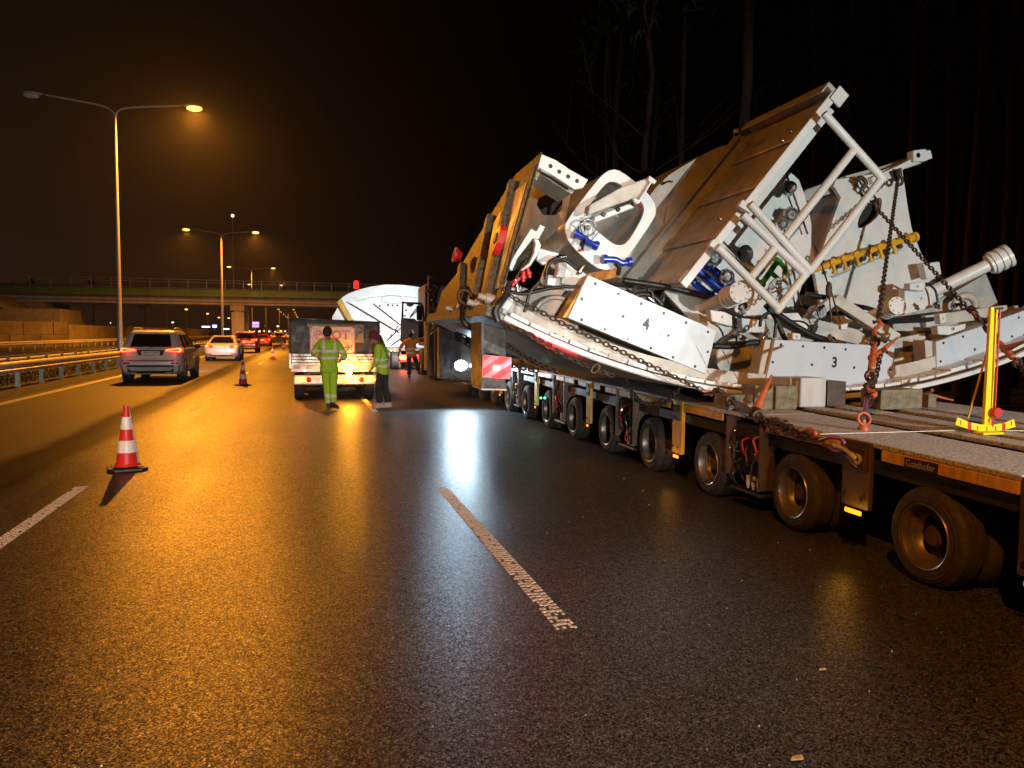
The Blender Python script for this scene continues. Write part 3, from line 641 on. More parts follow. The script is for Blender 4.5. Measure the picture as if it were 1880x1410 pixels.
# ------------------------------------------------------------------ cars
def car(layers, paint, label, loc, L=4.6, kind='suv', lit=True, cat='car', name='car', rz=0.0, detail=True):
    t = local_thing(name, label, cat, (0, 0, 0))
    zs = [l[0] for l in layers]
    def I(z, k): return float(np.interp(z, zs, [l[k] for l in layers]))
    def ring(z, e=0.0):
        hw, y0, y1, r = I(z, 1)+e, I(z, 2)-e, I(z, 3)+e, I(z, 4); o = []
        for cx_, cy_, a0 in ((hw-r, y1-r, 0), (-hw+r, y1-r, 90), (-hw+r, y0+r, 180), (hw-r, y0+r, 270)):
            for k in range(7):
                a = R(a0+15*k); o.append(Vector((cx_+r*math.cos(a), cy_+r*math.sin(a), z)))
        return o
    def ry(x, z, e=.008):
        hw, y0, r = I(z, 1), I(z, 2), I(z, 4); dx = abs(x)-(hw-r)
        return (y0 if dx <= 0 else y0 + r - math.sqrt(max(r*r-dx*dx, 0))) - e
    def patch(nm, pts, mt, e=.008, parent=t, th=.0, n=8, curve=None):
        # polygon on the rear surface given as (x, z) quads (four corners), subdivided
        a, b, c, d = pts; m = MB(); vs = []
        for j in range(n+1):
            for i in range(n+1):
                u, v = i/n, j/n
                x = (a[0]*(1-u)+b[0]*u)*(1-v)+(d[0]*(1-u)+c[0]*u)*v; z = (a[1]*(1-u)+b[1]*u)*(1-v)+(d[1]*(1-u)+c[1]*u)*v
                vs.append((x, ry(x, z, e), z))
        q = len(vs); vs += [(x, y+e+.01, z) for x, y, z in vs]
        fs = [(j*(n+1)+i, j*(n+1)+i+1, (j+1)*(n+1)+i+1, (j+1)*(n+1)+i) for j in range(n) for i in range(n)]
        ed = [j*(n+1) for j in range(n+1)] + [n*(n+1)+i for i in range(1, n+1)] + [j*(n+1)+n for j in range(n-1, -1, -1)] + [i for i in range(n-1, 0, -1)]
        fs += [(ed[k], ed[(k+1) % len(ed)], q+ed[(k+1) % len(ed)], q+ed[k]) for k in range(len(ed))]
        m.add(vs, fs); return m.build(nm, mt, parent, smooth=40)
    m = MB(); zz = []
    for a, b in zip(zs[:-1], zs[1:]): zz += [a + (b-a)*k/2 for k in range(2)]
    zz.append(zs[-1]); vs = []
    for z in zz: vs += ring(z)
    n = 28; fs = [(j*n+i, j*n+(i+1) % n, (j+1)*n+(i+1) % n, (j+1)*n+i) for j in range(len(zz)-1) for i in range(n)] + [tuple(range(n)), tuple((len(zz)-1)*n+i for i in range(n))]
    m.add(vs, fs); m.build('body', MT[paint], t, smooth=34)
    # side windows
    zb_, zt_ = (1.10, 1.52) if kind == 'suv' else (1.0, 1.33)
    for s in (-1, 1):
        for (y0, y1, y2, y3) in (((.55, 1.30, 1.35, .75), (1.40, 2.35, 2.30, 1.45), (2.45, 3.25, 2.65, 2.40)) if kind == 'suv' else ((1.05, 1.9, 1.9, 1.5), (2.0, 3.0, 2.35, 2.0))):
            m = MB(); q = []
            for (y, z) in ((y0, zb_), (y1, zb_), (y2, zt_), (y3, zt_)):
                q.append(Vector((s*(I(z, 1)+.006), y, z)))
            m.prism(q, (-s*.02, 0, 0)); m.build('side_window', MT['glass'], t)
    hwb = I(.6, 1)
    # wheels
    rw = .34 if kind == 'suv' else .315
    wheel = None
    for (x, y) in ((-hwb+.12, .85), (hwb-.12, .85), (-hwb+.12, L-.95), (hwb-.12, L-.95)):
        s = 1 if x > 0 else -1
        m = MB(); m.lathe((x-.11*s, y, rw), (s, 0, 0), [(0, rw*.6), (0, rw*.95), (.03, rw), (.19, rw), (.225, rw*.93), (.225, rw*.66)], 24, closed=True); wh = m.build('wheel', MT['rubber'], t, smooth=40)
        m = MB(); m.lathe((x-.0*s, y, rw), (s, 0, 0), [(0, rw*.6), (.09, rw*.62), (.10, rw*.58), (.07, rw*.15), (.08, .02)], 20, cap=(0, 1)); m.build('rim', MT['galv'], wh, smooth=40)
        m = MB(); m.lathe((s*(hwb-.05), y, rw+.02), (s, 0, 0), [(0, rw*1.16), (.062, rw*1.16), (.062, rw*1.02), (0, rw*1.0)], 24); m.build('wheel_arch', MT['trim'], t, smooth=40)
    lr, lc = ('redglass', 'redcore') if lit else ('reddim', 'reddim')
    if kind == 'suv':
        patch('rear_window', [(-.60, 1.13), (.60, 1.13), (.52, 1.53), (-.52, 1.53)], MT['glass'])
        m = MB(); m.prism([(-.60, .40, 1.56), (.60, .40, 1.56), (.56, .62, 1.63), (-.56, .62, 1.63)], (0, 0, .035)); m.build('spoiler', MT[paint], t, bev=.008)
        for s in (-1, 1):
            l = patch('tail_lamp', [(s*.42, 1.00), (s*.915, .95), (s*.905, 1.12), (s*.42, 1.055)], MT[lr], .014)
            patch('lamp_line', [(s*.44, 1.035), (s*.86, 1.07), (s*.86, 1.10), (s*.44, 1.05)], MT[lc], .022, l)
            patch('lamp_line', [(s*.44, 1.008), (s*.86, .97), (s*.86, .995), (s*.44, 1.022)], MT[lc], .022, l)
            patch('lamp_line', [(s*.82, .98), (s*.875, .985), (s*.875, 1.085), (s*.82, 1.09)], MT[lc], .022, l)
            patch('reflector', [(s*.58, .60), (s*.80, .60), (s*.80, .645), (s*.62, .655)], MT['reddim'], .02)
            m = MB(); m.pipe(spline([(s*.60, .75, 1.65), (s*.60, .9, 1.72), (s*.60, 1.9, 1.73), (s*.60, 2.2, 1.66)], 4), .022, 6); m.build('roof_rail', MT['alu'], t, smooth=50)
            m = MB(); m.ball((s*1.03, 2.75, 1.12), .11, 10, 6, (1, .6, .75)); m.build('mirror', MT['trim'], t, smooth=50)
            patch('exhaust', [(s*.42, .30), (s*.62, .30), (s*.62, .34), (s*.42, .34)], MT['galv'], .02)
        patch('number_plate_recess', [(-.36, .87), (.36, .87), (.40, 1.03), (-.40, 1.03)], MT['trim'], .008)
        pl = patch('number_plate', [(-.26, .885), (.26, .885), (.26, .995), (-.26, .995)], MT['plate'], .022, n=2)
        tm = text_mb('WPJW 18948', (0.01, ry(0, .94, .026), .940), (1, 0, 0), (0, 0, 1), .088, font_scale_x=.88, bold=.008); tm.build('lettering', MT['black'], pl)
        m = MB(); m.torus((0, ry(0, 1.075, .012), 1.075), (0, 1, 0), .06, .008, 20, 6, .6); m.build('badge', MT['chrome'], t, smooth=60)
        patch('bumper_strip', [(-.82, .69), (.82, .69), (.82, .715), (-.82, .715)], MT['trim'], .012)
        patch('lower_bumper', [(-.80, .30), (.80, .30), (.86, .56), (-.86, .56)], MT['trim'], .014)
        patch('skid_plate', [(-.55, .38), (.55, .38), (.72, .50), (-.72, .50)], MT['galv'], .024)
        patch('wiper', [(-.25, 1.16), (.12, 1.15), (.12, 1.165), (-.25, 1.175)], MT['black'], .03)
    else:
        patch('rear_window', [(-.62, 1.00), (.62, 1.00), (.54, 1.35), (-.54, 1.35)], MT['glass'])
        for s in (-1, 1):
            l = patch('tail_lamp', [(s*.45, .74), (s*.88, .74), (s*.87, .90), (s*.45, .88)], MT['reddim' if not lit else 'redglass'], .014)
            patch('lamp_core', [(s*.66, .77), (s*.84, .77), (s*.84, .87), (s*.66, .87)], MT[lc], .022, l)
            patch('reflector', [(s*.50, .36), (s*.80, .36), (s*.80, .42), (s*.50, .42)], MT['reddim'], .014)
            m = MB(); m.ball((s*1.0, 2.9, 1.0), .10, 10, 6, (1, .6, .7)); m.build('mirror', MT[paint], t, smooth=50)
        patch('number_plate', [(-.26, .70), (.26, .70), (.26, .81), (-.26, .81)], MT['plate'], .02, n=2)
        patch('bumper_lip', [(-.6, .27), (.6, .27), (.62, .32), (-.62, .32)], MT['trim'], .014)
        patch('chrome_strip', [(-.5, .335), (.5, .335), (.5, .35), (-.5, .35)], MT['chrome'], .02)
    t.location = loc; t.rotation_euler = (0, 0, rz)
    return t
SUV = [(.27, .80, .16, 4.4, .2), (.36, .88, .05, 4.5, .2), (.56, .905, .0, 4.6, .2), (.66, .91, .0, 4.62, .2), (.70, .905, .03, 4.62, .2), (.92, .915, .07, 4.55, .2), (1.04, .905, .10, 4.45, .22), (1.10, .87, .14, 3.7, .22), (1.32, .79, .30, 3.05, .2), (1.54, .70, .44, 2.6, .18), (1.62, .66, .52, 2.4, .2), (1.66, .55, .75, 2.1, .3)]
SED = [(.22, .80, .12, 4.4, .2), (.34, .87, .02, 4.5, .22), (.60, .895, .0, 4.6, .24), (.86, .885, .03, 4.55, .25), (.94, .85, .18, 4.2, .25), (.99, .80, .50, 3.7, .24), (1.20, .71, .95, 3.1, .22), (1.36, .62, 1.28, 2.7, .2), (1.42, .52, 1.5, 2.4, .3)]
car(SUV, 'grey', 'grey car with roof rails and bright red tail lamps, nearest in the running lane', (-4.68, 26.15, 0), 4.6, 'suv')
car(SED, 'silver', 'silver saloon car with white-lit boot just ahead of the grey car', (-4.52, 45.6, 0), 4.5, 'sedan')
car(SUV, 'redcar', 'red car with roof rails third in the queue, its lamps glowing', (-4.55, 63.9, 0), 4.6, 'suv')
car(SED, 'redcar', 'small red car fourth in the queue, behind the far cones', (-4.75, 93, 0), 4.3, 'sedan')
car(SUV, 'silver', 'distant car fifth in the queue with tail lamps lit', (-3.9, 124, 0), 4.6, 'suv')
car(SUV, 'grey', 'farthest car visible beside the tarp truck, red lamps lit', (-3.6, 190, 0), 4.6, 'suv')
q0 = bpy.data.objects['car.005']
for x, y, lb in ((-5.3, 150, 'tiny queueing car beyond the fifth one, tail lamps lit'), (-1.0, 210, 'tiny far car ahead between the cones and the tarp truck'), (-5.6, 175, 'second tiny car at the far end of the queue'), (-4.6, 240, 'last red-lit speck of a car in the queue')):
    c_ = copy_tree(q0); c_.location = (x, y, 0); c_['label'] = lb
# headlights of the queueing cars
for x, y, e in ((-4.68, 30.9, 2800), (-4.52, 50.2, 700), (-4.55, 68.6, 900), (-4.75, 97.5, 900)):
    h = lamp('car_headlight', 'SPOT', (x+.0, y, .70), e, (.80, .90, 1.0), .25, spot_size=R(60), spot_blend=.8); aim(h, (x+.4, y+14, .25))
lamp('tail_light', 'POINT', (-5.4, 25.95, 1.04), 1.6, (1, .06, .03), .1); lamp('tail_light', 'POINT', (-3.95, 25.95, 1.04), 1.6, (1, .06, .03), .1)
lamp('tail_light', 'POINT', (-4.68, 63.3, .9), 30, (1, .06, .03), .3)
lamp('tail_light', 'POINT', (-4.75, 92.4, .8), 40, (1, .06, .03), .3)

# ------------------------------------------------------------------ pilot truck with black tarpaulin
def pilot_truck():
    X0, X1, Y = -.37, 1.75, 18.8
    t = thing('pilot_truck', 'small flatbed pilot truck with black tarpaulin and PILOT board on its back', 'truck', ((X0+X1)/2, Y, 0))
    # tarpaulin with sagging panels
    m = MB(); nx_, nz_ = 14, 7; vs = []
    def tz(x): return 1.97 - .06*(x-X0)/(X1-X0) - .02*math.sin((x-X0)*3.1)**2
    for j in range(nz_+1):
        for i in range(nx_+1):
            x = X0 + (X1-X0)*i/nx_; v = j/nz_; ed = min(i, nx_-i) > 0 and 0 < j < nz_
            vs.append((x, Y + (random.uniform(-.018, .018) if ed else 0) + (.03 if j == nz_ else 0), 1.13 + (tz(x)-1.13)*v))
    m.add(vs, [(j*(nx_+1)+i, j*(nx_+1)+i+1, (j+1)*(nx_+1)+i+1, (j+1)*(nx_+1)+i) for j in range(nz_) for i in range(nx_)])
    m.hexa([(X0, Y+.03, 1.13), (X1, Y+.03, 1.13), (X1, Y+3.2, 1.13), (X0, Y+3.2, 1.13)], [(X0, Y+.03, tz(X0)), (X1, Y+.03, tz(X1)), (X1, Y+3.2, 1.93), (X0, Y+3.2, 1.99)])
    m.build('tarpaulin', MT['tarp'], t, smooth=30)
    for x in (X0+.04, X1-.05):
        m = MB(); m.tube((x, Y-.012, 1.16), (x, Y-.012, tz(x)-.05), .016, .016, 6); m.build('tarp_seam', MT['steel'], t)
    # tailgate: four ribbed boards
    for k in range(4):
        z = .85 + k*.072; m = MB(); m.box(X0+.06, X1-.04, Y-.045, Y-.01, z, z+.064); m.build('tailgate_board', MT['alu'], t, bev=.008)
    for x in (X0, X1-.045):
        m = MB(); m.box(x, x+.05, Y-.055, Y+.02, .78, 1.14); m.build('corner_post', MT['alu'], t, bev=.006)
    m = MB(); m.box(X0+.05, X1-.05, Y-.03, Y+3.2, .70, .845); m.build('bed_frame', MT['alu'], t)
    # striped warning tape below the boards
    for k in range(14):
        x = X0+.1 + k*.14; m = MB(); m.prism([(x, Y-.033, .765), (x+.13, Y-.033, .765), (x+.17, Y-.033, .84), (x+.04, Y-.033, .84)], (0, -.003, 0)); m.build('warning_stripe', MT['reflect' if k % 2 else 'galv'], t)
    # rope lacing
    for s in (0, 1):
        xs = [X0+.22+s*1.06 + .115*i for i in range(7)]
        m = MB()
        m.pipe([(x, Y-.055, 1.13 if i % 2 == 0 else .95) for i, x in enumerate(xs)], .008, 5); m.build('lashing_rope', MT['hose'], t)
    # bumper with lamp clusters and plate
    m = MB(); m.box(X0+.10, X1-.08, Y-.02, Y+.10, .40, .62); m.build('bumper', MT['alu'], t, bev=.03, seg=2)
    for xs in ((X0+.19, X0+.34, X0+.45), (X1-.17, X1-.33, X1-.45)):
        for k, x in enumerate(xs):
            m = MB(); m.lathe((x, Y-.02, .51), (0, -1, 0), [(0, .065), (.025, .062), (.04, .04), (.045, .01)], 16); m.build('tail_lamp', MT['redcore' if k < 2 else 'reddim'], t, smooth=50)
    m = MB(); m.box(.40, .98, Y-.042, Y-.02, .435, .575); pl = m.build('number_plate', MT['plate'], t, bev=.006)
    text_mb('WGM 28K', (.69, Y-.0445, .505), (1, 0, 0), (0, 0, 1), .115, font_scale_x=.95, bold=.01).build('lettering', MT['black'], pl)
    m = MB(); m.box(.95, 1.06, Y-.12, Y-.03, .62, .66); br_ = m.build('beacon_bracket', MT['steel'], t)
    m = MB(); m.lathe((1.0, Y-.16, .69), (0, 1, 0), [(0, .045), (.02, .075), (.10, .075)], 18); m.build('beacon', MT['ambercore'], t, smooth=50)
    # under the bed: wheels, axle, exhaust
    for x in (X0+.23, X1-.23):
        for y in (Y+.75, Y+4.2):
            m = MB(); m.lathe((x-.12, y, .33), (1, 0, 0), [(0, .18), (0, .30), (.03, .33), (.21, .33), (.24, .30), (.24, .18)], 24, closed=True); w_ = m.build('wheel', MT['rubber'], t, smooth=40)
            m = MB(); m.lathe((x-.10, y, .33), (1, 0, 0), [(0, .18), (.2, .18)], 16); m.build('rim', MT['galv'], w_, smooth=40)
    m = MB(); m.tube((X0+.3, Y+.75, .34), (X1-.3, Y+.75, .34), .06, .06, 10); m.ball((.69, Y+.75, .34), .14, 12, 8); m.build('rear_axle', MT['steel'], t, smooth=50)
    m = MB(); m.box(X0+.35, X0+.43, Y+.05, Y+4.6, .5, .66); m.box(X1-.43, X1-.35, Y+.05, Y+4.6, .5, .66); m.build('chassis_rail', MT['steel'], t)
    m = MB(); m.hexa([(X0+.1, Y+3.35, .35), (X1-.1, Y+3.35, .35), (X1-.15, Y+5.4, .35), (X0+.15, Y+5.4, .35)], [(X0+.2, Y+3.4, 1.95), (X1-.2, Y+3.4, 1.95), (X1-.28, Y+4.5, 1.9), (X0+.28, Y+4.5, 1.9)]); m.build('cab', MT['alu'], t, bev=.06, seg=2)
    # boards on the back
    def board(nm, x0, x1, z0, z1, y, mt, **k):
        m = MB(); m.box(x0, x1, y-.012, y, z0, z1); return m.build(nm, mt, t, bev=.004, **k)
    board('green_strip', .05, .74, 1.76, 1.83, Y-.03, MT['girder']); 
    b2 = board('board_behind', .62, 1.36, 1.40, 1.83, Y-.025, MT['conc'])
    text_mb('P', (1.24, Y-.0395, 1.62), (1, 0, 0), (0, 0, 1), .42, bold=.02).build('lettering', MT['black'], b2)
    PIL = mat('pilot_board_face', (0.70, .62, .56), .5, col2=(.36, .30, .27), vscale=16, rvar=0)
    b1 = board('pilot_board', .10, 1.16, 1.13, 1.79, Y-.05, MT['red']); m = MB(); m.box(.125, 1.135, Y-.0645, Y-.062, 1.155, 1.765); m.build('board_face', PIL, b1)
    text_mb('PILOT', (.63, Y-.0675, 1.56), (1, 0, 0), (0, 0, 1), .30, font_scale_x=.98, bold=.022).build('lettering', MT['red'], b1)
    m = MB(); ya = Y-.0665
    for s in (-1, 1):
        x = .63 + s*.40; m.prism([(x-s*.22, ya, 1.265), (x, ya, 1.265), (x, ya, 1.29), (x-s*.22, ya, 1.29)], (0, -.002, 0))
        for q in (-1, 1): m.prism([(x+s*.01, ya, 1.278), (x-s*.03, ya, 1.278), (x-s*.09, ya, 1.278+q*.07), (x-s*.05, ya, 1.278+q*.075)], (0, -.0025, 0))
        m.prism([(x+s*.03, ya, 1.20), (x+s*.048, ya, 1.20), (x+s*.048, ya, 1.34), (x+s*.03, ya, 1.34)], (0, -.002, 0))
    m.build('arrow', MT['red'], b1)
    for x in (.14, 1.12):
        for z in (1.17, 1.75): m = MB(); m.lathe((x, Y-.064, z), (0, -1, 0), [(0, .02), (.012, .012)], 8); m.build('screw', MT['black'], b1)
    lamp('beacon_light', 'POINT', (1.0, Y-.30, .69), 120, (1, .36, .02), .07)
    lamp('tail_light', 'POINT', (X1-.25, Y-.16, .51), 3, (1, .16, .04), .06)
    lamp('tail_light', 'POINT', (X0+.26, Y-.16, .51), 3, (1, .16, .04), .06)
pilot_truck()

# ------------------------------------------------------------------ people
def skin_mesh(name, verts, edges, rad, mats, parent, root=0, sub=2, label=None):
    me = bpy.data.meshes.new(name); me.from_pydata([tuple(v) for v in verts], edges, [])
    ob = bpy.data.objects.new(name, me); COL.objects.link(ob)
    md = ob.modifiers.new('s', 'SKIN'); md.use_smooth_shade = True
    for i, sv in enumerate(me.skin_vertices[0].data):
        r = rad[i]; sv.radius = r if isinstance(r, tuple) else (r, r); sv.use_root = (i == root)
    m2 = ob.modifiers.new('d', 'SUBSURF'); m2.levels = sub; m2.render_levels = sub
    dg = bpy.context.evaluated_depsgraph_get(); new = bpy.data.meshes.new_from_object(ob.evaluated_get(dg))
    bpy.data.objects.remove(ob); bpy.data.meshes.remove(me); new.name = name
    for p in new.polygons: p.use_smooth = True
    new.materials.clear()
    for mm in mats: new.materials.append(mm)
    o = bpy.data.objects.new(name, new); COL.objects.link(o); o.parent = parent; OFF[o.name] = Vector((0, 0, 0))
    return props(o, label)
def banded(name, base, bands, vert=None, zr=(0, 9), band=(.8, .8, .76)):
    m = bpy.data.materials.new(name); m.use_nodes = True; nt = m.node_tree; b = nt.nodes['Principled BSDF']; L = nt.links.new; b.inputs['Roughness'].default_value = .75
    tc = N(nt, 'ShaderNodeTexCoord'); sp = N(nt, 'ShaderNodeSeparateXYZ'); L(tc.outputs['Object'], sp.inputs[0])
    no = N(nt, 'ShaderNodeTexNoise'); no.inputs['Scale'].default_value = 9; L(tc.outputs['Object'], no.inputs['Vector'])
    wz = N(nt, 'ShaderNodeMath', operation='MULTIPLY_ADD'); wz.inputs[1].default_value = .05; L(no.outputs['Fac'], wz.inputs[0]); L(sp.outputs[2], wz.inputs[2])
    acc = None
    def add(x):
        nonlocal acc
        if acc is None: acc = x
        else:
            mx = N(nt, 'ShaderNodeMath', operation='MAXIMUM'); L(acc, mx.inputs[0]); L(x, mx.inputs[1]); acc = mx.outputs[0]
    for z, h in bands:
        c = N(nt, 'ShaderNodeMath', operation='COMPARE'); L(wz.outputs[0], c.inputs[0]); c.inputs[1].default_value = z+.025; c.inputs[2].default_value = h/2; add(c.outputs[0])
    if vert:
        for x, wd in vert:
            c = N(nt, 'ShaderNodeMath', operation='COMPARE'); L(sp.outputs[0], c.inputs[0]); c.inputs[1].default_value = x; c.inputs[2].default_value = wd/2
            g = N(nt, 'ShaderNodeMath', operation='GREATER_THAN'); L(sp.outputs[2], g.inputs[0]); g.inputs[1].default_value = zr[0]
            q = N(nt, 'ShaderNodeMath', operation='MULTIPLY'); L(c.outputs[0], q.inputs[0]); L(g.outputs[0], q.inputs[1]); add(q.outputs[0])
    mx = N(nt, 'ShaderNodeMix', data_type='RGBA'); L(acc, mx.inputs[0]); mx.inputs[6].default_value = (*base, 1); mx.inputs[7].default_value = (*band, 1); L(mx.outputs[2], b.inputs['Base Color'])
    n2 = N(nt, 'ShaderNodeTexNoise'); n2.inputs['Scale'].default_value = 11; n2.inputs['Detail'].default_value = 3; L(tc.outputs['Object'], n2.inputs['Vector'])
    bu = N(nt, 'ShaderNodeBump'); bu.inputs['Strength'].default_value = .9; bu.inputs['Distance'].default_value = .04; L(n2.outputs['Fac'], bu.inputs['Height']); L(bu.outputs[0], b.inputs['Normal'])
    return m
def person(label, base, rz, J, jm, tm, shoe, hat=None, headdir=0.0, build_=1.0, jlen=0.0):
    t = local_thing('person', label, 'person')
    v = {k: Vector(p) for k, p in J.items()}
    names = ['pelvis', 'waist', 'chest', 'neck', 'head', 'shl', 'ell', 'wrl', 'shr', 'elr', 'wrr', 'hl', 'kl', 'al', 'tl', 'hr', 'kr', 'ar', 'tr']
    E_ = [(0, 1), (1, 2), (2, 3), (3, 4), (2, 5), (5, 6), (6, 7), (2, 8), (8, 9), (9, 10), (0, 11), (11, 12), (12, 13), (13, 14), (0, 15), (15, 16), (16, 17), (17, 18)]
    rd = [(.14, .11), (.13, .10), (.155, .115), .055, .06, .06, .046, .030, .06, .046, .030, .085, .055, .040, .035, .085, .055, .040, .035]
    P = [v[n] for n in names]; ED = list(E_)
    for wi, el in ((7, 6), (10, 9)):                       # palm and five unequal fingers
        d = (P[wi]-P[el]).normalized(); sd = d.cross(Vector((0, 1, 0.3))).normalized(); b0 = len(P)
        P.append(P[wi] + d*.085); rd.append((.032, .018)); ED.append((wi, b0))
        for k, (o_, ln) in enumerate(((-.028, .055), (-.010, .072), (.010, .068), (.027, .050))):
            i = len(P); P.append(P[b0] + sd*o_ + d*.03); rd.append(.010); P.append(P[b0] + sd*o_*1.1 + d*(.03+ln*.6) + Vector((0, .02, -.02))); rd.append(.008); ED += [(b0, i), (i, i+1)]
        i = len(P); P.append(P[wi] + d*.04 - sd*.045); rd.append(.011); P.append(P[wi] + d*.085 - sd*.06); rd.append(.009); ED += [(wi, i), (i, i+1)]
    skin_mesh('body', P, ED, rd, [MT['skin']], t, 0, 1)
    # head with nose, ears, jaw; hair or hat as its own piece
    hc = v['head'] + Vector((0, 0, .055)); f = Vector((math.sin(headdir), math.cos(headdir), 0)); sd = Vector((f.y, -f.x, 0))
    m = MB(); m.ball(hc, .098, 16, 12, (.86, 1.0, 1.22)); m.ball(hc + f*.098 - Zv*.012, .017, 8, 6); m.ball(hc + sd*.085, .026, 8, 6, (.5, .8, 1.2)); m.ball(hc - sd*.085, .026, 8, 6, (.5, .8, 1.2)); m.ball(hc + f*.045 - Zv*.072, .05, 10, 8)
    for s in (-1, 1): m.ball(hc + f*.088 + sd*.032*s + Zv*.012, .011, 8, 6)
    hd = m.build('head', MT['skin'], t, smooth=60)
    m = MB()
    if hat: m.ball(hc + Zv*.035 - f*.008, .112, 16, 10, (.95, 1.05, 1.02)); m.torus(hc + Zv*.01 - f*.005, (0, 0, 1), .104, .018, 18, 6)
    else: m.ball(hc + Zv*.022 - f*.016, .105, 16, 10, (.90, .98, 1.14))
    m.build('hat' if hat else 'hair', MT['beanie'] if hat else MT['hair'], t, smooth=60)
    # jacket
    k = build_
    jn = [v['pelvis'] + Vector((0, 0, -.08 - jlen)), v['pelvis'] + Vector((0, 0, .06)), v['waist'], v['chest'], v['neck'] + Vector((0, 0, -.01)), v['shl'], v['ell'], v['wrl'].lerp(v['ell'], .12), v['shr'], v['elr'], v['wrr'].lerp(v['elr'], .12)]
    jr = [(.195*k, .145*k), (.19*k, .145*k), (.185*k, .14*k), (.195*k, .145*k), .075, .088*k, .072*k, .055, .088*k, .072*k, .055]
    skin_mesh('jacket', jn, [(0, 1), (1, 2), (2, 3), (3, 4), (3, 5), (5, 6), (6, 7), (3, 8), (8, 9), (9, 10)], jr, [jm], t, 1, 2)
    tn = [v['pelvis'] + Vector((0, 0, .05)), v['pelvis'], v['hl'], v['hl'].lerp(v['kl'], .5), v['kl'], v['kl'].lerp(v['al'], .5), v['al'] + Vector((0, 0, .02)), v['hr'], v['hr'].lerp(v['kr'], .5), v['kr'], v['kr'].lerp(v['ar'], .5), v['ar'] + Vector((0, 0, .02))]
    tr_ = [(.17*k, .13*k), (.165*k, .13*k), .105*k, .10*k, .082*k, .080*k, .078, .105*k, .10*k, .082*k, .080*k, .078]
    skin_mesh('trousers', tn, [(0, 1), (1, 2), (2, 3), (3, 4), (4, 5), (5, 6), (1, 7), (7, 8), (8, 9), (9, 10), (10, 11)], tr_, [tm], t, 0, 2)
    for a, b in (('al', 'tl'), ('ar', 'tr')):
        d = (v[b]-v[a]); d.z = 0; d.normalize(); tilt = (v[b].z - v[a].z + .045); s_ = Vector((d.y, -d.x, 0)); m = MB(); o_ = v[a] - d*.07
        up0 = Vector((0, 0, 1)); vs = []
        for f_, w_, h_ in ((0, .035, .10), (.10, .042, .11), (.17, .05, .065), (.24, .03, .04)):
            c_ = o_ + d*f_ + Vector((0, 0, -.07 + tilt*f_*3))
            vs += [c_ - s_*w_, c_ + s_*w_, c_ + s_*w_*.8 + up0*h_, c_ - s_*w_*.8 + up0*h_]
        m.add(vs, [(i*4+j, i*4+(j+1) % 4, (i+1)*4+(j+1) % 4, (i+1)*4+j) for i in range(3) for j in range(4)] + [(0, 1, 2, 3), (12, 13, 14, 15)])
        m.build('shoe', shoe, t, bev=.012, seg=2, smooth=60)
    t.location = base; t.rotation_euler = (0, 0, rz); return t
HV = (0.44, 0.72, 0.03)
jy = banded('yellow_hi_vis_jacket', HV, [(1.10, .055), (1.24, .055)], [(-.115, .05), (.115, .05)], (1.24, 9))
ty = banded('yellow_hi_vis_trousers', HV, [(.17, .06), (.30, .06)])
person('person in full yellow hi-vis suit seen from behind, leaning towards the PILOT board', (.49, 16.62, 0), 0.0,
    dict(pelvis=(0, 0, .92), waist=(-.01, .03, 1.08), chest=(-.01, .10, 1.32), neck=(-.02, .15, 1.48), head=(-.03, .20, 1.57), shl=(-.20, .10, 1.39), ell=(-.34, .16, 1.17), wrl=(-.22, .36, 1.14), shr=(.18, .10, 1.39), elr=(.33, .10, 1.13), wrr=(.26, .32, 1.05),
         hl=(-.09, 0, .88), kl=(-.05, .06, .50), al=(-.02, .02, .10), tl=(.0, .16, .03), hr=(.10, 0, .88), kr=(.08, -.02, .50), ar=(.07, -.16, .14), tr=(.16, -.06, .03)), jy, ty, MT['shoe'], headdir=.1, build_=1.02)
jy2 = banded('open_hi_vis_jacket', HV, [(.92, .055), (1.06, .055)], None)
p2 = person('person in dark red knitted hat and open hi-vis jacket, in profile beside the tarp truck', (1.62, 16.72, 0), R(72),
    dict(pelvis=(0, 0, .88), waist=(0, .02, 1.04), chest=(0, .07, 1.26), neck=(0, .12, 1.40), head=(0, .19, 1.47), shl=(-.18, .06, 1.33), ell=(-.23, .06, 1.06), wrl=(-.18, .20, .88), shr=(.18, .06, 1.33), elr=(.22, .0, 1.06), wrr=(.18, .10, .86),
         hl=(-.09, 0, .84), kl=(-.09, .08, .48), al=(-.09, .05, .10), tl=(-.10, .20, .03), hr=(.09, 0, .84), kr=(.09, -.02, .47), ar=(.09, -.10, .10), tr=(.09, .05, .03)), jy2, MT['darkcloth'], MT['shoelight'], hat=True, headdir=0, jlen=.08)
m = MB(); m.pipe([(.19, .0, 1.36), (.205, .0, 1.15), (.205, -.02, .95), (.19, -.02, .78)], .018, 6); m.build('jacket_stripe', MT['black'], p2)
jo = banded('orange_hi_vis_jacket', (.95, .28, .015), [(.94, .05), (1.08, .05)], None)
person('person in orange hi-vis jacket and dark trousers reaching up to the open cab door', (3.70, 27.9, 0), R(-12),
    dict(pelvis=(.02, 0, .90), waist=(0, .02, 1.06), chest=(-.02, .05, 1.30), neck=(-.02, .08, 1.43), head=(0, .12, 1.50), shl=(-.20, .04, 1.34), ell=(-.36, .0, 1.16), wrl=(-.42, .06, .94), shr=(.18, .06, 1.36), elr=(.42, .14, 1.42), wrr=(.66, .22, 1.50),
         hl=(-.07, 0, .86), kl=(-.06, .02, .48), al=(-.05, -.04, .10), tl=(-.05, .08, .03), hr=(.11, 0, .86), kr=(.20, .20, .56), ar=(.28, .20, .22), tr=(.30, .33, .14)), jo, MT['darkcloth'], MT['shoe'], headdir=.6)
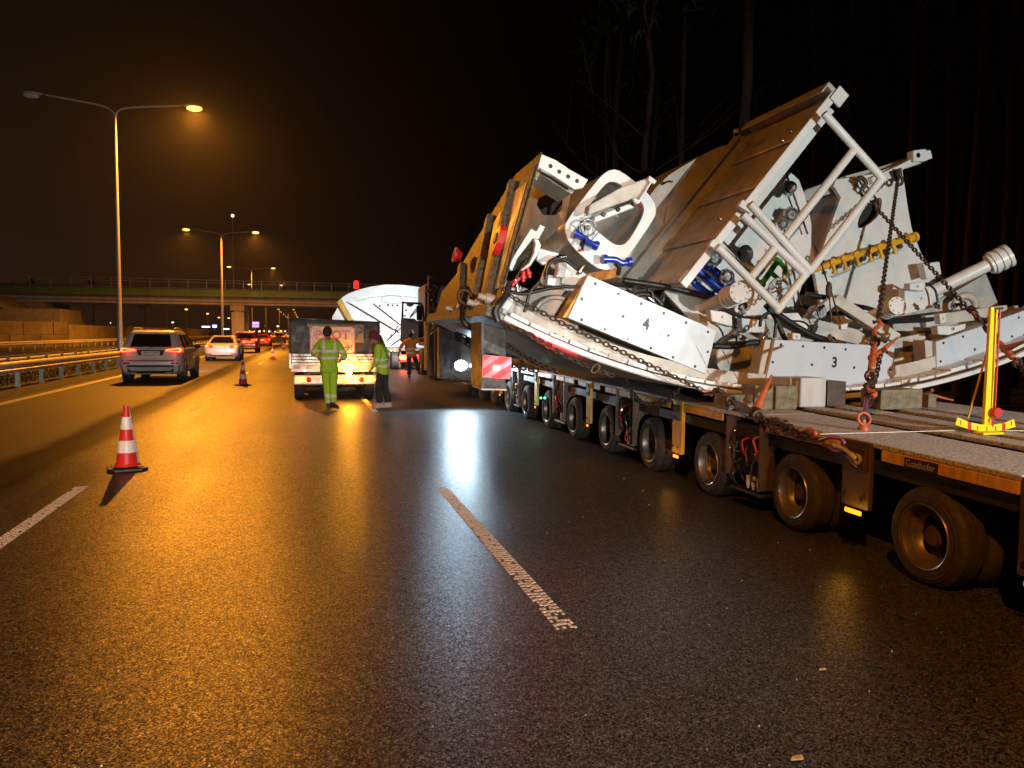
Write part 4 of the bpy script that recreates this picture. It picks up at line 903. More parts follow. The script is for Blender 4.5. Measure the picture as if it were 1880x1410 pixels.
jw = banded('pale_jacket', (.6, .5, .3), [(1.1, .06), (1.25, .06)], None)
pb = CP + ray(522, 530)*(105/FPX)
person('person in pale reflective jacket standing on the bridge behind its railing', (pb.x, YB+1.2, zb(pb.x, 6.98, 7.08)), R(180),
    dict(pelvis=(0, 0, .92), waist=(0, 0, 1.08), chest=(0, .0, 1.32), neck=(0, .0, 1.48), head=(0, .0, 1.57), shl=(-.20, .0, 1.39), ell=(-.28, .0, 1.12), wrl=(-.26, .1, .90), shr=(.20, .0, 1.39), elr=(.30, .0, 1.12), wrr=(.26, .2, 1.0),
         hl=(-.09, 0, .88), kl=(-.1, .0, .50), al=(-.1, .0, .10), tl=(-.1, .13, .03), hr=(.09, 0, .88), kr=(.1, .0, .50), ar=(.1, .0, .10), tr=(.1, .13, .03)), jw, MT['darkcloth'], MT['shoe'])

# ================================================================== MODULAR TRAILER
tr = thing('modular_trailer', 'long low modular trailer with many axles under the white machine parts', 'trailer', tuple(W(6, 1.5, 0)))
def dk(u): return 0.868 + 0.0150*min(max(u, -4.0), 8.0)
def tslab(mb, u0, u1, v0, v1, top, th):      # slab following the slightly rising deck; top = offset from deck height
    a = [W(u0, v0, dk(u0)+top-th), W(u0, v1, dk(u0)+top-th), W(u1, v1, dk(u1)+top-th), W(u1, v0, dk(u1)+top-th)]
    b = [W(u0, v0, dk(u0)+top), W(u0, v1, dk(u0)+top), W(u1, v1, dk(u1)+top), W(u1, v0, dk(u1)+top)]
    return mb.hexa(a, b)
# deck lanes separated by dark channels, each lane in plates
for v0, v1 in ((0.0, .74), (.98, 1.22), (1.36, 1.62), (1.86, 2.10), (2.24, 2.95)):
    for a, b in ((-4.2, -.72), (-.70, 2.18), (2.20, 5.1), (5.12, 9.0), (9.02, 13.0), (13.02, 17.2)):
        m = MB(); tslab(m, a, b, v0, v1, 0, .035); m.build('deck_plate', MT['deck'], tr, bev=.006)
m = MB(); tslab(m, -4.2, 17.2, .05, 2.9, -.10, .10); m.build('chassis_floor', MT['frame'], tr)
m = MB(); tslab(m, -4.2, 17.2, .95, 2.0, -.16, .30); m.build('spine_beam', MT['frame'], tr)
for v in (.80, .90, 1.28, 1.70, 1.78, 2.16):
    m = MB(); tslab(m, -4.2, 17.2, v, v+.02, -.012, .08); m.build('channel_rib', MT['steel'], tr)
# wheels in pairs on pendulum axles
RW = 0.325
m = MB(); m.lathe((0, 0, RW), (1, 0, 0), [(.015, .212), (.0, .225), (.0, .232), (-.004, .234), (-.005, .250), (-.002, .252), (-.003, .275), (.004, .278), (.010, .296), (.018, .298), (.03, .313), (.045, RW), (.068, RW+.001), (.070, RW-.010), (.078, RW-.010), (.080, RW+.001), (.106, RW+.001), (.108, RW-.010), (.116, RW-.010), (.118, RW+.001), (.145, RW+.001), (.147, RW-.010), (.155, RW-.010), (.157, RW), (.175, RW), (.19, .315), (.215, .29), (.22, .225), (.20, .205)], 40, closed=True)
tyre_me = m.mesh('tyre', MT['tyre'], smooth=35)
m = MB(); m.lathe((0, 0, RW), (1, 0, 0), [(.0, .205), (-.006, .216), (.004, .222), (.01, .205), (.03, .196), (.075, .190), (.085, .178), (.115, .168), (.135, .150), (.140, .085), (.120, .075), (.085, .07), (.08, .03), (.08, .0)], 40, cap=(0, 1))
rim_me = m.mesh('rim', MT['rim'], smooth=30)
m = MB(); m.lathe((.07, 0, RW), (1, 0, 0), [(0, .02), (0, .062), (.055, .07), (.07, .085)], 16)
hub_me = m.mesh('hub', MT['traydark'], smooth=30)
m = MB(); m.lathe((.128, 0, 0), (1, 0, 0), [(0, .026), (.012, .026)], 12)
hole_me = m.mesh('hand_hole', MT['black'])
tyre2 = MB(); tyre2.lathe((.24, 0, RW), (1, 0, 0), [(.0, .225), (.0, .29), (.03, .315), (.05, RW), (.17, RW), (.2, .3), (.2, .22)], 30, closed=True)
tyre2_me = tyre2.mesh('inner_tyre', MT['tyre'], smooth=35)
angU = math.atan2(-U.x, U.y)
NA = 12
def part_inst(name, me, parent, loc, rz=0.0):
    o = bpy.data.objects.new(name, me); COL.objects.link(o); o.parent = parent; o.location = loc; o.rotation_euler = (0, 0, rz); OFF[o.name] = Vector((0, 0, 0)); return o
for k in range(-1, NA):
    uu = 1.457*k
    for v, flip in ((0.0, 0), (2.95, 1)):
        p = W(uu, v, 0) - OFF[tr.name]
        wobj = bpy.data.objects.new('wheel', hub_me); COL.objects.link(wobj); wobj.parent = tr; wobj.location = p; wobj.rotation_euler = (0, 0, angU + (math.pi if flip else 0)); 
        part_inst('tyre', tyre_me, wobj, (0, 0, 0)); part_inst('inner_tyre', tyre2_me, wobj, (0, 0, 0)); part_inst('rim', rim_me, wobj, (0, 0, 0))
        if k < 4 and not flip:
            for q in range(8): part_inst('hand_hole', hole_me, wobj, (0, math.cos(6.283*q/8)*.118, RW+math.sin(6.283*q/8)*.118))
    m = MB(); m.tbox(uu-.06, uu+.06, .45, 2.5, .26, .38); m.build('axle', MT['frame'], tr)
# side rail strips, hanging plates, hydraulic boxes, marker lamps
def strip(u0, u1, h=.075, mt='tray', top=-.036):
    m = MB(); a = []; tslab(m, u0, u1, -.012, .012, top, h); m.build('side_rail', MT[mt], tr, bev=.004)
for u0, u1 in ((-.70, .40), (-4.1, -1.0), (.86, 1.86), (2.62, 3.52), (3.78, 4.75), (4.95, 5.85), (6.1, 7.0), (7.25, 8.15), (8.4, 9.3), (9.6, 10.5), (10.8, 11.7), (12, 12.9), (13.2, 14.1)):
    strip(u0, u1)
for u0, u1, w0, mt in ((.50, .80, .38, 'traydark'), (3.46, 3.70, .33, 'tray'), (6.42, 6.60, .33, 'tray'), (9.30, 9.48, .33, 'tray'), (12.2, 12.4, .33, 'tray'), (-.95, -.72, .30, 'traydark')):
    m = MB(); m.tbox(u0, u1, -.02, .02, w0, dk(u0)-.003); pl = m.build('hanging_plate', MT[mt], tr, bev=.006)
    m = MB(); m.tbox(u0+.03, u1-.03, -.035, -.02, dk(u0)-.22, dk(u0)-.05); m.build('lashing_plate', MT['traydark'], pl, bev=.004)
    for du in (.06, u1-u0-.06):
        for zz in (w0+.08, dk(u0)-.07, dk(u0)-.19):
            m = MB(); m.lathe(W(u0+du, -.034, zz), -V, [(0, .018), (.008, .014)], 8); m.build('bolt', MT['black'], pl)
    m = MB(); m.tbox(u0+.06, u1-.06, -.035, -.0205, w0-.05, w0-.015); m.build('marker_lamp', MT['amber'], tr, bev=.006)
lamp('marker_light', 'POINT', W(.64, -.12, .35), 1.0, (1, .45, .05), .02)
lamp('marker_light', 'POINT', W(3.58, -.12, .30), .5, (1, .45, .05), .02)
def hydro(u0, u1, seed):
    r = random.Random(seed)
    for ue in (u0, u1):
        m = MB(); m.tbox(ue-.02, ue+.02, -.02, .12, .24 if ue == u0 else .30, dk(ue)-.04); m.build('bracket_plate', MT['traydark'], tr, bev=.004)
    m = MB(); m.tbox(u0+.03, u1-.03, .06, .22, .34, dk(u0)-.08); bx = m.build('valve_block', MT['frame'], tr, bev=.01)
    for k in range(9):
        uu = r.uniform(u0+.06, u1-.06); z = r.uniform(.38, dk(u0)-.12); m = MB()
        m.pipe(spline([W(uu, .06, z), W(uu+r.uniform(-.03, .03), -.0, z-.03), W(uu+r.uniform(-.08, .08), -.0, z-r.uniform(.08, .2)), W(uu+r.uniform(-.05, .05), .05, z-.22)], 4), .010, 6)
        m.build('hydraulic_hose', MT[r.choice(['hose', 'steel', 'chrome', 'red'])] if k < 6 else MT['hose'], bx, smooth=60)
    for k in range(3):
        uu = u0+.08+.09*k; m = MB(); m.lathe(W(uu, .03, .22), (0, 0, 1), [(0, .012), (.03, .014), (.031, .02), (.12, .02)], 8); m.build('fitting', MT['galv'], bx)
    m = MB(); m.tbox(u0+.02, u1-.04, .0, .14, .17, .20); m.build('valve_tray', MT['steel'], bx, bev=.006)
hydro(1.92, 2.50, 1); hydro(4.82, 5.40, 2); hydro(7.7, 8.3, 3); hydro(10.7, 11.2, 4); hydro(-1.7, -1.15, 5)
# maker's plate on the side rail
m = MB(); m.tbox(-.12, .17, -.022, -.0125, dk(0)-.110, dk(0)-.040); mp_ = m.build('name_plate', MT['black'], tr, bev=.003)
text_mb('Goldhofer', W(.025, -.0245, dk(0)-.077), -U, Zv + U*-.015, .066, font_scale_x=.92, bold=.01).build('lettering', MT['alu'], mp_)
lamp('green_marker', 'POINT', W(9.2, -.1, .48), .5, (.1, 1, .45), .02)
for u_, w_ in ((9.0, .50), (8.75, .52)):
    m = MB(); m.ball(W(u_, -.03, w_), .022, 8, 6); m.build('pilot_lamp', MT['greenlamp'], tr, smooth=60)
m = MB(); m.ball(W(2.9, -.03, .83), .02, 8, 6); 
# chock timbers on the deck
def block(u, v, su, sv, h, label, tilt=0.0, mt='wood'):
    z = dk(u)+.002; m = MB(); m.tbox(u, u+su, v, v+sv, z, z+h); m.build('timber_block', MT[mt], cat='timber block', label=label, base=W(u, v, z), bev=.012, seg=2)
block(2.55, .02, .30, .26, .15, 'dark timber block at the deck edge, leftmost below the numbered pad 4')
block(2.55, .30, .25, .20, .24, 'squared timber block under the shield skin, second from the deck edge')
block(2.55, .53, .25, .24, .235, 'squared timber block directly left of the steel bearing block')
block(2.72, .80, .34, .42, .30, 'pale grey bearing block under the left end of pad 3', mt='galv')
block(2.75, 1.26, .30, .22, .26, 'brown steel bearing block right of the pale grey one', mt='traydark')
block(2.40, 1.62, .3, .26, .20, 'mossy timber block behind the upright chain, left one of two')
block(2.44, 1.89, .3, .26, .20, 'mossy timber block behind the upright chain, right one of two')
block(2.50, 2.28, .16, .10, .14, 'small pale timber offcut right of the two mossy blocks')

# ================================================================== THE LOAD: large shield segment with its equipment
US = 3.1; VC, WC, RC = 1.38, 8.90, 7.95
sg = thing('machine_segment', 'huge white tunnelling machine segment with thrust pads, pipework and tube frame lashed to trailer', 'machine part', tuple(W(US, VC, dk(US)+.002)))
def A_(u, a, r): return W(u, VC + r*math.sin(a), WC - r*math.cos(a))
def arc(mb, u0, u1, a0, a1, r0, r1, n=40):
    vs = []; 
    for i in range(n+1):
        a = a0 + (a1-a0)*i/n; vs += [A_(u0, a, r0), A_(u0, a, r1), A_(u1, a, r1), A_(u1, a, r0)]
    fs = [(i*4+j, i*4+(j+1) % 4, (i+1)*4+(j+1) % 4, (i+1)*4+j) for i in range(n) for j in range(4)] + [(0, 1, 2, 3), (n*4+3, n*4+2, n*4+1, n*4)]
    return mb.add(vs, fs)
AL, AR = R(-26.7), R(30)
m = MB(); arc(m, US, 7.3, AL, AR, RC-.045, RC, 60); m.build('outer_skin', MT['shield'], sg, smooth=30)
m = MB(); arc(m, US-.03, US+.02, AL+R(.6), AR, RC-.055, RC-.01, 60); m.build('skin_lip', MT['white'], sg, smooth=30)
# tail brush strips: plates along the inner edge of the skin
k = 0; a = AL+R(1.0)
while a < R(26):
    da = R(1.62); m = MB(); j = random.uniform(-.012, .012); arc(m, US+.05+j, US+.30, a, a+da*.93, RC-.115+random.uniform(-.01, .01), RC-.075, 2); b = m.build('seal_plate', MT['white'], sg, bev=.004)
    for q in (.28, .7):
        m = MB(); m.lathe(A_(US+.11, a+da*q, RC-.113), A_(0, a, 0)-A_(0, a, 1), [(0, .010), (.01, .008)], 6); m.build('screw', MT['black'], b)
    a += da
for k in range(2):
    m = MB(); arc(m, US+.34+k*.4, US+.36+k*.4, AL+R(1.2), AR-R(1), RC-.25, RC-.046, 50); m.build('stiffener_ring', MT['shield'], sg, smooth=30)
# ring beam that carries the rams, and inner bulkhead behind it
m = MB(); arc(m, 4.55, 5.15, AL+R(.5), AR-R(.5), RC-.62, RC-.05, 50); m.build('ring_beam', MT['shield'], sg, smooth=30)
m = MB(); arc(m, 5.16, 5.22, R(-21), R(22), RC-1.15, RC-.63, 40); m.build('inner_bulkhead', MT['shield'], sg, smooth=30)

def px_poly(pts, u): return [PU(x, y, u) for x, y in pts]
def slab(nm, pts, u, th, mt, bev=.006, smooth=0, parent=sg, label=None, seg=1, it=0, shear=0.0):
    if it: pts = smooth_poly(pts, it)
    m = MB(); m.prism(px_poly(pts, u), U*th); return m.build(nm, MT[mt] if isinstance(mt, str) else mt, parent, smooth=smooth, bev=bev, seg=seg, label=label)
def ring_slab(nm, outer, inner, u, th, mt, slant=0.0):
    # plate with an opening: outer and inner outlines resampled to the same count
    def res(pts, n=48, c=None):
        P = px_poly(pts, u); c = c or (sum(P, Vector())/len(P)); out = []
        Q = P + [P[0]]
        for k in range(n):
            an = 2*math.pi*k/n; d = V*math.cos(an) + Zv*math.sin(an); best = None
            for a, b in zip(Q[:-1], Q[1:]):
                ax, az = (a-c).dot(V), (a-c).dot(Zv); bx, bz = (b-c).dot(V), (b-c).dot(Zv); dx, dz = math.cos(an), math.sin(an)
                den = (bx-ax)*dz - (bz-az)*dx
                if abs(den) < 1e-9: continue
                s = (az*dx - ax*dz)/den; t = ax*dx+az*dz + s*((bx-ax)*dx+(bz-az)*dz)
                if -1e-6 <= s <= 1+1e-6 and t > 0 and (best is None or t > best): best = t
            out.append(c + d*(best or .1))
        return out, c
    I_, c = res(inner); O_, _ = res(outer, c=c); n = len(I_); D = U*th
    if slant:
        def sl(p): v_ = (p-c).dot(V); k = (u + slant*v_ - (CP-O).dot(U))/(u - (CP-O).dot(U)); return CP + (p-CP)*k
        O_ = [sl(p) for p in O_]; I_ = [sl(p) for p in I_]
    vs = O_ + I_ + [p+D for p in O_] + [p+D for p in I_]; fs = []
    for i in range(n):
        j = (i+1) % n; fs += [(i, j, n+j, n+i), (2*n+i, 3*n+i, 3*n+j, 2*n+j), (i, 2*n+i, 2*n+j, j), (n+i, n+j, 3*n+j, 3*n+i)]
    m = MB(); m.add(vs, fs); return m.build(nm, MT[mt], sg, smooth=35)
def bolt_px(px, py, u, r, mt, parent, nm='bolt_hole', d=.006, n=10):
    m = MB(); m.lathe(PU(px, py, u), -U, [(0, r), (d, r*.8)], n); return m.build(nm, MT[mt], parent)
# thrust pads with numbers
UP = 3.42
def pad(pts, holes, num=None, npos=None, nsize=.14, tilt=(1, 0), label=None):
    b = slab('thrust_pad', pts, UP, .05, 'pad', .004, label=label); b2 = slab('pad_backing', [(x+(x-1400)*.0, y) for x, y in pts], UP+.051, .17, 'tray' if num == '4' else 'shield', .004, parent=b)  # pad 4 backing gets yellow paint in place of orange lamplight on its side
    for x, y in holes: bolt_px(x, y, UP, .016, 'black', b)
    if num:
        e = PU(npos[0]+tilt[0]*10, npos[1]+tilt[1]*10, UP)-PU(npos[0], npos[1], UP); e.normalize(); n_ = e.cross(Zv); up_ = (Zv - e*e.dot(Zv)).normalized()
        text_mb(num, PU(npos[0], npos[1], UP) - U*.0035, e, up_, nsize*1.25, font_scale_x=.9, bold=.03).build('lettering', MT['black'], b)
    return b
def z5(x, y): return (1130+x/4.147, 480+y/4.147)
def z4(x, y): return (780+x/4.147, 480+y/4.147)
def z1(x, y): return (780+x/4.147, 260+y/4.147)
def z2(x, y): return (1100+x/4.147, 150+y/4.147)
def z3(x, y): return (1430+x/4.147, 250+y/4.147)
def zz(x, y): return (1240+x/6.714, 420+y/6.714)
pad([z4(1243, 103), z5(770, 525), z5(687, 857), z4(1090, 430)], [z4(1297, 170), z4(1473, 246), z4(1648, 321), z4(1820, 394), z4(1194, 286), z4(1194, 443), z4(1371, 517), z4(1510, 418), z4(1547, 589), z4(1720, 660), z5(59, 418), z5(95, 589), z5(368, 394), z5(538, 466), z5(704, 537), z5(403, 563), z5(268, 660), z5(438, 730), z5(606, 799), z5(703, 688)],
    '4', (1186, 596), .135, (1, .12), 'sloping white pad marked 4')
pad([z5(1215, 596), (1642.5, 636), (1640.5, 718.5), z5(1142, 918)], [z5(1259, 634), z5(1427, 646), z5(1590, 657), z5(1752, 670), z5(1197, 766), z5(1495, 786), z5(1231, 905), z5(1398, 915), z5(1562, 925), z5(1723, 936), (1568, 675), (1628, 647), (1635, 679), (1621, 710), z5(1817, 808)],
    '3', (1532, 666), .13, (1, .05), 'level white pad marked 3')
def z8(x, y): return (1640+x/7.833, 540+y/7.833)
pad([z8(615, 685), z8(1160, 500), (1905, 561), (1925, 642), z8(640, 1255)], [z8(722, 704), z8(1000, 610), z8(680, 968), z8(1172, 796), z8(800, 1170), z8(1073, 1074), z8(1706, 608), z8(1805, 335), z8(1345, 975), z8(1868, 790)],
    label='blank white pad rising to the right edge')
# ram rods and housings behind each pad
def ram(px, py, u0, u1, r, mt='shield', nm='thrust_ram', c=None):
    p = PU(px, py, u0); m = MB(); m.lathe(p, U, [(0, r*.9), (.02, r), (u1-u0-.02, r), (u1-u0, r*.9)], 28); return m.build(nm, MT[mt], sg, smooth=35)
for px, py, r in ((1090, 560, .19), (1245, 630, .17), (1430, 655, .20), (1585, 670, .20), (1745, 655, .20), (1860, 620, .2)):
    ram(px, py, UP+.225, 4.56, r)
for px, py, r in ((1020, 588, .27), (1350, 655, .26), (1680, 660, .24)):
    h = ram(px, py, 3.95, 4.9, r, nm='ram_housing')
    m = MB(); m.torus(PU(px, py, 3.95), U, r*.93, .03, 28, 6); m.build('collar', MT['shield'], h, smooth=60)
slab('jack_flange', [z8(455, 660), z8(605, 682), z8(640, 1255), z8(490, 1235)], UP+.06, .2, 'shield')
slab('jack_flange', [z5(1140, 595), z5(1213, 598), z5(1140, 915), z5(1078, 905)], UP+.06, .2, 'shield')
slab('jack_flange', [z4(1210, 165), z4(1243, 110), z4(1090, 428), z4(1047, 428)], UP+.03, .22, 'tray')  # yellow strip puts the orange lamplight on pad 4's left edge into paint
# pads' supports: grey webs closing the space between skin and rams
slab('web_plate', [(930, 545), (1060, 505), (1180, 560), (1320, 620), (1300, 690), (1180, 650), (1060, 600), (960, 590)], 4.3, .04, 'shield')
slab('web_plate', [(1215, 520), (1345, 560), (1470, 590), (1650, 600), (1870, 560), (1870, 640), (1640, 720), (1400, 710), (1300, 690)], 4.45, .04, 'shield')

# joint plate at the left end: rough casting between skin and inner frame
EJ = (V*.266 + Zv*.964).normalized()          # leaning inwards
PJ = A_(US, AL, RC)
def jp(u, r, d=0.0): return PJ + U*(u-US) + EJ*r*.96 + (EJ.cross(U))*d   # point on the joint plane, d = proud of it
sgn = 1 if (EJ.cross(U)).dot(V) < 0 else -1
def jslab(nm, pts, d0, d1, mt, bev=.006, parent=sg):
    m = MB(); a = [jp(u, r, d0*sgn) for u, r in pts]; b = [jp(u, r, d1*sgn) for u, r in pts]; n = len(a)
    m.add(a+b, [tuple(range(n)), tuple(range(n, 2*n))[::-1]] + [(i, (i+1) % n, n+(i+1) % n, n+i) for i in range(n)]); return m.build(nm, MT[mt], parent, bev=bev)
jo_ = [(US, 0), (US+.02, .3), (US-.02, 1.72), (US+1.0, 1.70), (US+1.9, 1.35), (US+3.3, .72), (US+4.3, .5), (US+4.3, 0)]
jslab('joint_plate', jo_, -.012, 0.0, 'cast')
jslab('joint_rib', [(US+.06, .35), (US+.14, .35), (US+.14, 1.60), (US+.06, 1.60)], .001, .018, 'cast')
jslab('joint_rib', [(US+.42, .22), (US+.58, .22), (US+.95, 1.55), (US+.86, 1.60)], .001, .07, 'cast')
jslab('joint_rib', [(US+1.1, .15), (US+1.28, .15), (US+1.75, 1.25), (US+1.65, 1.33)], .001, .07, 'cast')
jslab('joint_rib', [(US+1.9, .12), (US+2.1, .12), (US+2.9, .75), (US+2.75, .82)], .001, .07, 'cast')
jslab('joint_recess', [(US+.20, .30), (US+.36, .30), (US+.78, 1.45), (US+.24, 1.45)], .001, .012, 'shield')
jslab('joint_recess', [(US+.70, .25), (US+1.0, .25), (US+1.45, 1.2), (US+1.0, 1.38)], .001, .012, 'shield')
jslab('base_flange', [(US+.0, -.02), (US+4.3, -.02), (US+4.3, .10), (US+.0, .10)], -.06, .11, 'cast')
for (u, r) in ((.3, .18), (.85, .14), (1.5, .12), (2.3, .12)):
    m = MB(); c = jp(US+u, r, .0); ax = (EJ.cross(U))*sgn; m.lathe(c, ax, [(0, .055), (.08, .055), (.085, .035), (.16, .035)], 12); m.build('stud', MT['galv'], sg, smooth=40)
for (u, r, s) in ((.16, .78, .085), (2.6, .86, .10)):
    c = jp(US+u, r, .10*sgn); m = MB(); ax = (EJ.cross(U))*sgn
    if u < 1:
        pts = [c + U*(s*1.9*x) + EJ*(s*2.1*y) for x, y in smooth_poly([(-.75, .55), (.1, .9), (.8, .4), (.75, -.1), (.15, -1.0), (-.3, -.9), (-.85, -.1)], 1)]
        m.prism(pts, ax*.07); lg = m.build('lifting_lug', MT['red'], sg, bev=.02, seg=2, label='red rounded lifting lug')
        m = MB(); m.lathe(c+ax*.071, ax, [(0, .06), (.012, .05)], 16); m.build('lug_eye', MT['traydark'], lg, smooth=40)
    else:
        m.lathe(c, ax, [(0, s*.6), (.06, s*.9), (.07, s), (.10, s), (.10, s*.7), (.05, s*.3)], 20); m.build('cover_cap', MT['red'], sg, smooth=40, label='round red cap on far part of the joint plate')
# web with holed flange joining plate to manhole trunk
ring_slab('side_web', [z1(840, 190), z1(1120, 370), z1(1060, 640), z1(880, 780), z1(640, 830), z1(700, 650)], [z1(850, 480), z1(870, 425), z1(930, 400), z1(1010, 405), z1(1060, 440), z1(1050, 520), z1(1000, 560), z1(900, 560)], 4.5, .05, 'shield', slant=-2.2)
slab('void_shade_sheet', [z1(790, 360), z1(1090, 360), z1(1080, 620), z1(790, 620)], 5.6, .03, 'frame')  # black sheet behind the opening, its shade put in as colour
fl = slab('holed_flange', [z1(890, 95), z1(1000, 140), z1(1110, 215), z1(1245, 290), z1(1205, 352), z1(1140, 365), z1(980, 260), z1(840, 180)], 3.35, .07, 'white')
for x, y in ((957, 186), (1023, 228), (1091, 265), (1159, 299)): bolt_px(*z1(x, y), 3.35, .022, 'black', fl, n=16)
slab('flange_web', [z1(832, 182), z1(980, 262), z1(1140, 367), z1(1120, 400), z1(960, 300), z1(880, 240), z1(850, 300), z1(825, 240)], 3.6, .5, 'shield')
slab('bracket_arm', [z1(630, 960), z1(690, 850), z1(810, 660), z1(850, 685), z1(880, 630), z1(917, 650), z1(866, 745), z1(825, 735), z1(705, 890), z1(665, 985)], 3.22, .08, 'white', .006)
slab('bracket_lip', [z1(866, 746), z1(888, 790), z1(855, 870), z1(800, 950), z1(735, 985), z1(742, 968), z1(795, 925), z1(832, 850), z1(845, 775), z1(830, 740)], 3.22, .08, 'white', .006)
m = MB(); m.prism([PU(*z1(826, 738), 3.26), PU(*z1(845, 775), 3.30), PU(*z1(832, 850), 3.42), PU(*z1(790, 928), 3.55), PU(*z1(735, 975), 3.7), PU(*z1(668, 985), 3.75), PU(*z1(705, 892), 3.5)], U*.02); m.build('bracket_web', MT['cast'], sg)  # dark casting colour stands in for the shading of an orange-lit curved face
slab('bracket_plate', [z1(870, 810), z1(1030, 855), z1(1020, 890), z1(900, 940), z1(850, 900)], 3.5, .05, 'white')
slab('control_box', [z1(1080, 920), z1(1230, 1010), z1(1165, 1110), z1(1040, 1080)], 3.75, .25, 'white')
slab('control_box', [z1(940, 1010), z1(1060, 1040), z1(1050, 1110), z1(930, 1090)], 3.85, .2, 'white')
slab('grey_cover', [z1(1020, 920), z1(1085, 915), z1(1065, 1040), z1(1000, 1030)], 3.7, .1, 'galv')
for pts in ([z1(560, 1300), z1(640, 1180), z1(700, 1080), z1(740, 1110), z1(620, 1320)], [z1(640, 1100), z1(700, 1060), z1(720, 1120), z1(650, 1160)]):
    slab('end_block', pts, 3.35, .12, 'white', .01)
# manhole trunk
mo = smooth_poly([z1(1335, 262), z1(1430, 200), z1(1520, 240), z1(1715, 400), z1(1770, 520), z1(1745, 590), z1(1520, 915), z1(1400, 990), z1(1290, 955), z1(1090, 770), z1(1060, 650), z1(1095, 580)], 2)
mi = smooth_poly([z1(1360, 330), z1(1430, 295), z1(1500, 330), z1(1660, 460), z1(1680, 540), z1(1545, 775), z1(1475, 795), z1(1410, 765), z1(1250, 630), z1(1230, 560), z1(1245, 495)], 2)
UM = 3.95
ring_slab('manhole_face', mo, mi, UM, .05, 'white')
cx_, cy_ = sum(p[0] for p in mo)/len(mo), sum(p[1] for p in mo)/len(mo)
mo2 = [(cx_+(x-cx_)*.99, cy_+(y-cy_)*.99) for x, y in mo]; mi2 = [(cx_+(x-cx_)*1.04, cy_+(y-cy_)*1.04) for x, y in mi]
ring_slab('manhole_trunk', mo2, mi2, UM+.051, 1.05, 'shield')
slab('manhole_back', mo2, UM+.9, .06, 'shield')
m = MB(); m.lathe(PU(*z1(1420, 720), UM+.88), -U, [(0, .34), (.03, .34), (.03, .24), (.0, .24)], 32); rg_ = m.build('bearing_ring', MT['shield'], sg, smooth=30)
for k in range(12):
    a = 6.283*k/12; m = MB(); m.lathe(PU(*z1(1420, 720), UM+.845) + (V*math.cos(a)+Zv*math.sin(a))*.29, -U, [(0, .022), (.012, .02)], 8); m.build('bolt', MT['galv'], rg_)
# arm crossing the manhole, with T-shaped white end
slab('cross_arm', [z1(1240, 560), z1(1600, 430), z1(1640, 440), z1(1720, 300), z1(1700, 275), z1(1500, 345), z1(1260, 480)], 3.72, .09, 'shield', .01)
slab('arm_end', [z1(1712, 258), z1(1768, 300), z1(1750, 322), z1(1728, 312), z1(1640, 462), z1(1615, 478), z1(1588, 440), z1(1600, 425), z1(1630, 445), z1(1715, 310), z1(1700, 290)], 3.66, .055, 'white', .004)
arm2 = slab('arm_flange', [z1(1245, 590), z1(1560, 470), z1(1600, 500), z1(1340, 600), z1(1270, 620)], 3.80, .06, 'white', .01)
for x, y in ((1275, 588), (1358, 555), (1468, 517), (1588, 475)): bolt_px(*z1(x, y), 3.80, .028, 'steel', arm2, nm='bolt', d=.03)
# valves: blue, with handwheel and film wrapping
def pipe_px(nm, pts, r, mt, parent=sg, n=10, sm=4, u=None):
    P = [PU(p[0], p[1], p[2] if len(p) > 2 else u) for p in pts]; m = MB(); m.pipe(spline(P, sm) if sm else P, r, n); return m.build(nm, MT[mt], parent, smooth=60)
def valve(pts, u, r, mt='blue', extra=()):
    b = pipe_px('valve', [(x, y, u) for x, y in pts], r, mt, sm=3, n=14)
    for i in (0, -1):
        x, y = pts[i]; j = 1 if i == 0 else -2; d = (PU(x, y, u)-PU(pts[j][0], pts[j][1], u)).normalized(); m = MB(); m.lathe(PU(x, y, u)-d*.02, d, [(0, r*1.5), (.045, r*1.5)], 18); m.build('flange', MT[mt], b, smooth=40)
    return b
v = valve([z1(1150, 700), z1(1215, 730), z1(1240, 760), z1(1300, 790)], 3.83, .035); m = MB(); m.tube(PU(*z1(1215, 740), 3.8), PU(*z1(1195, 830), 3.75), .015, .015, 8); m.tube(PU(*z1(1260, 760), 3.8), PU(*z1(1320, 690), 3.75), .006, .006, 6); m.build('stem', MT['chrome'], v)
m = MB(); m.torus(PU(*z1(1190, 828), 3.74), Zv, .03, .008, 16, 6); m.build('handwheel', MT['red'], v, smooth=60)
m = MB(); c = PU(*z1(1245, 655), 3.78); m.torus(c, U, .085, .012, 24, 6); [m.tube(c, c+(V*math.cos(a)+Zv*math.sin(a))*.085, .008, .008, 6) for a in (0.5, 2.6, 4.7)]; m.ball(c, .03, 8, 6); m.build('film_wrapped_handwheel', MT['wrap'], sg, smooth=60)
valve([z1(1370, 895), z1(1450, 900), z1(1500, 925), z1(1555, 915)], 3.83, .035)
pipe_px('valve_drop', [z1(1455, 905)+(3.83,), z1(1480, 960)+(3.85,), z1(1470, 1010)+(3.9,)], .025, 'steel')

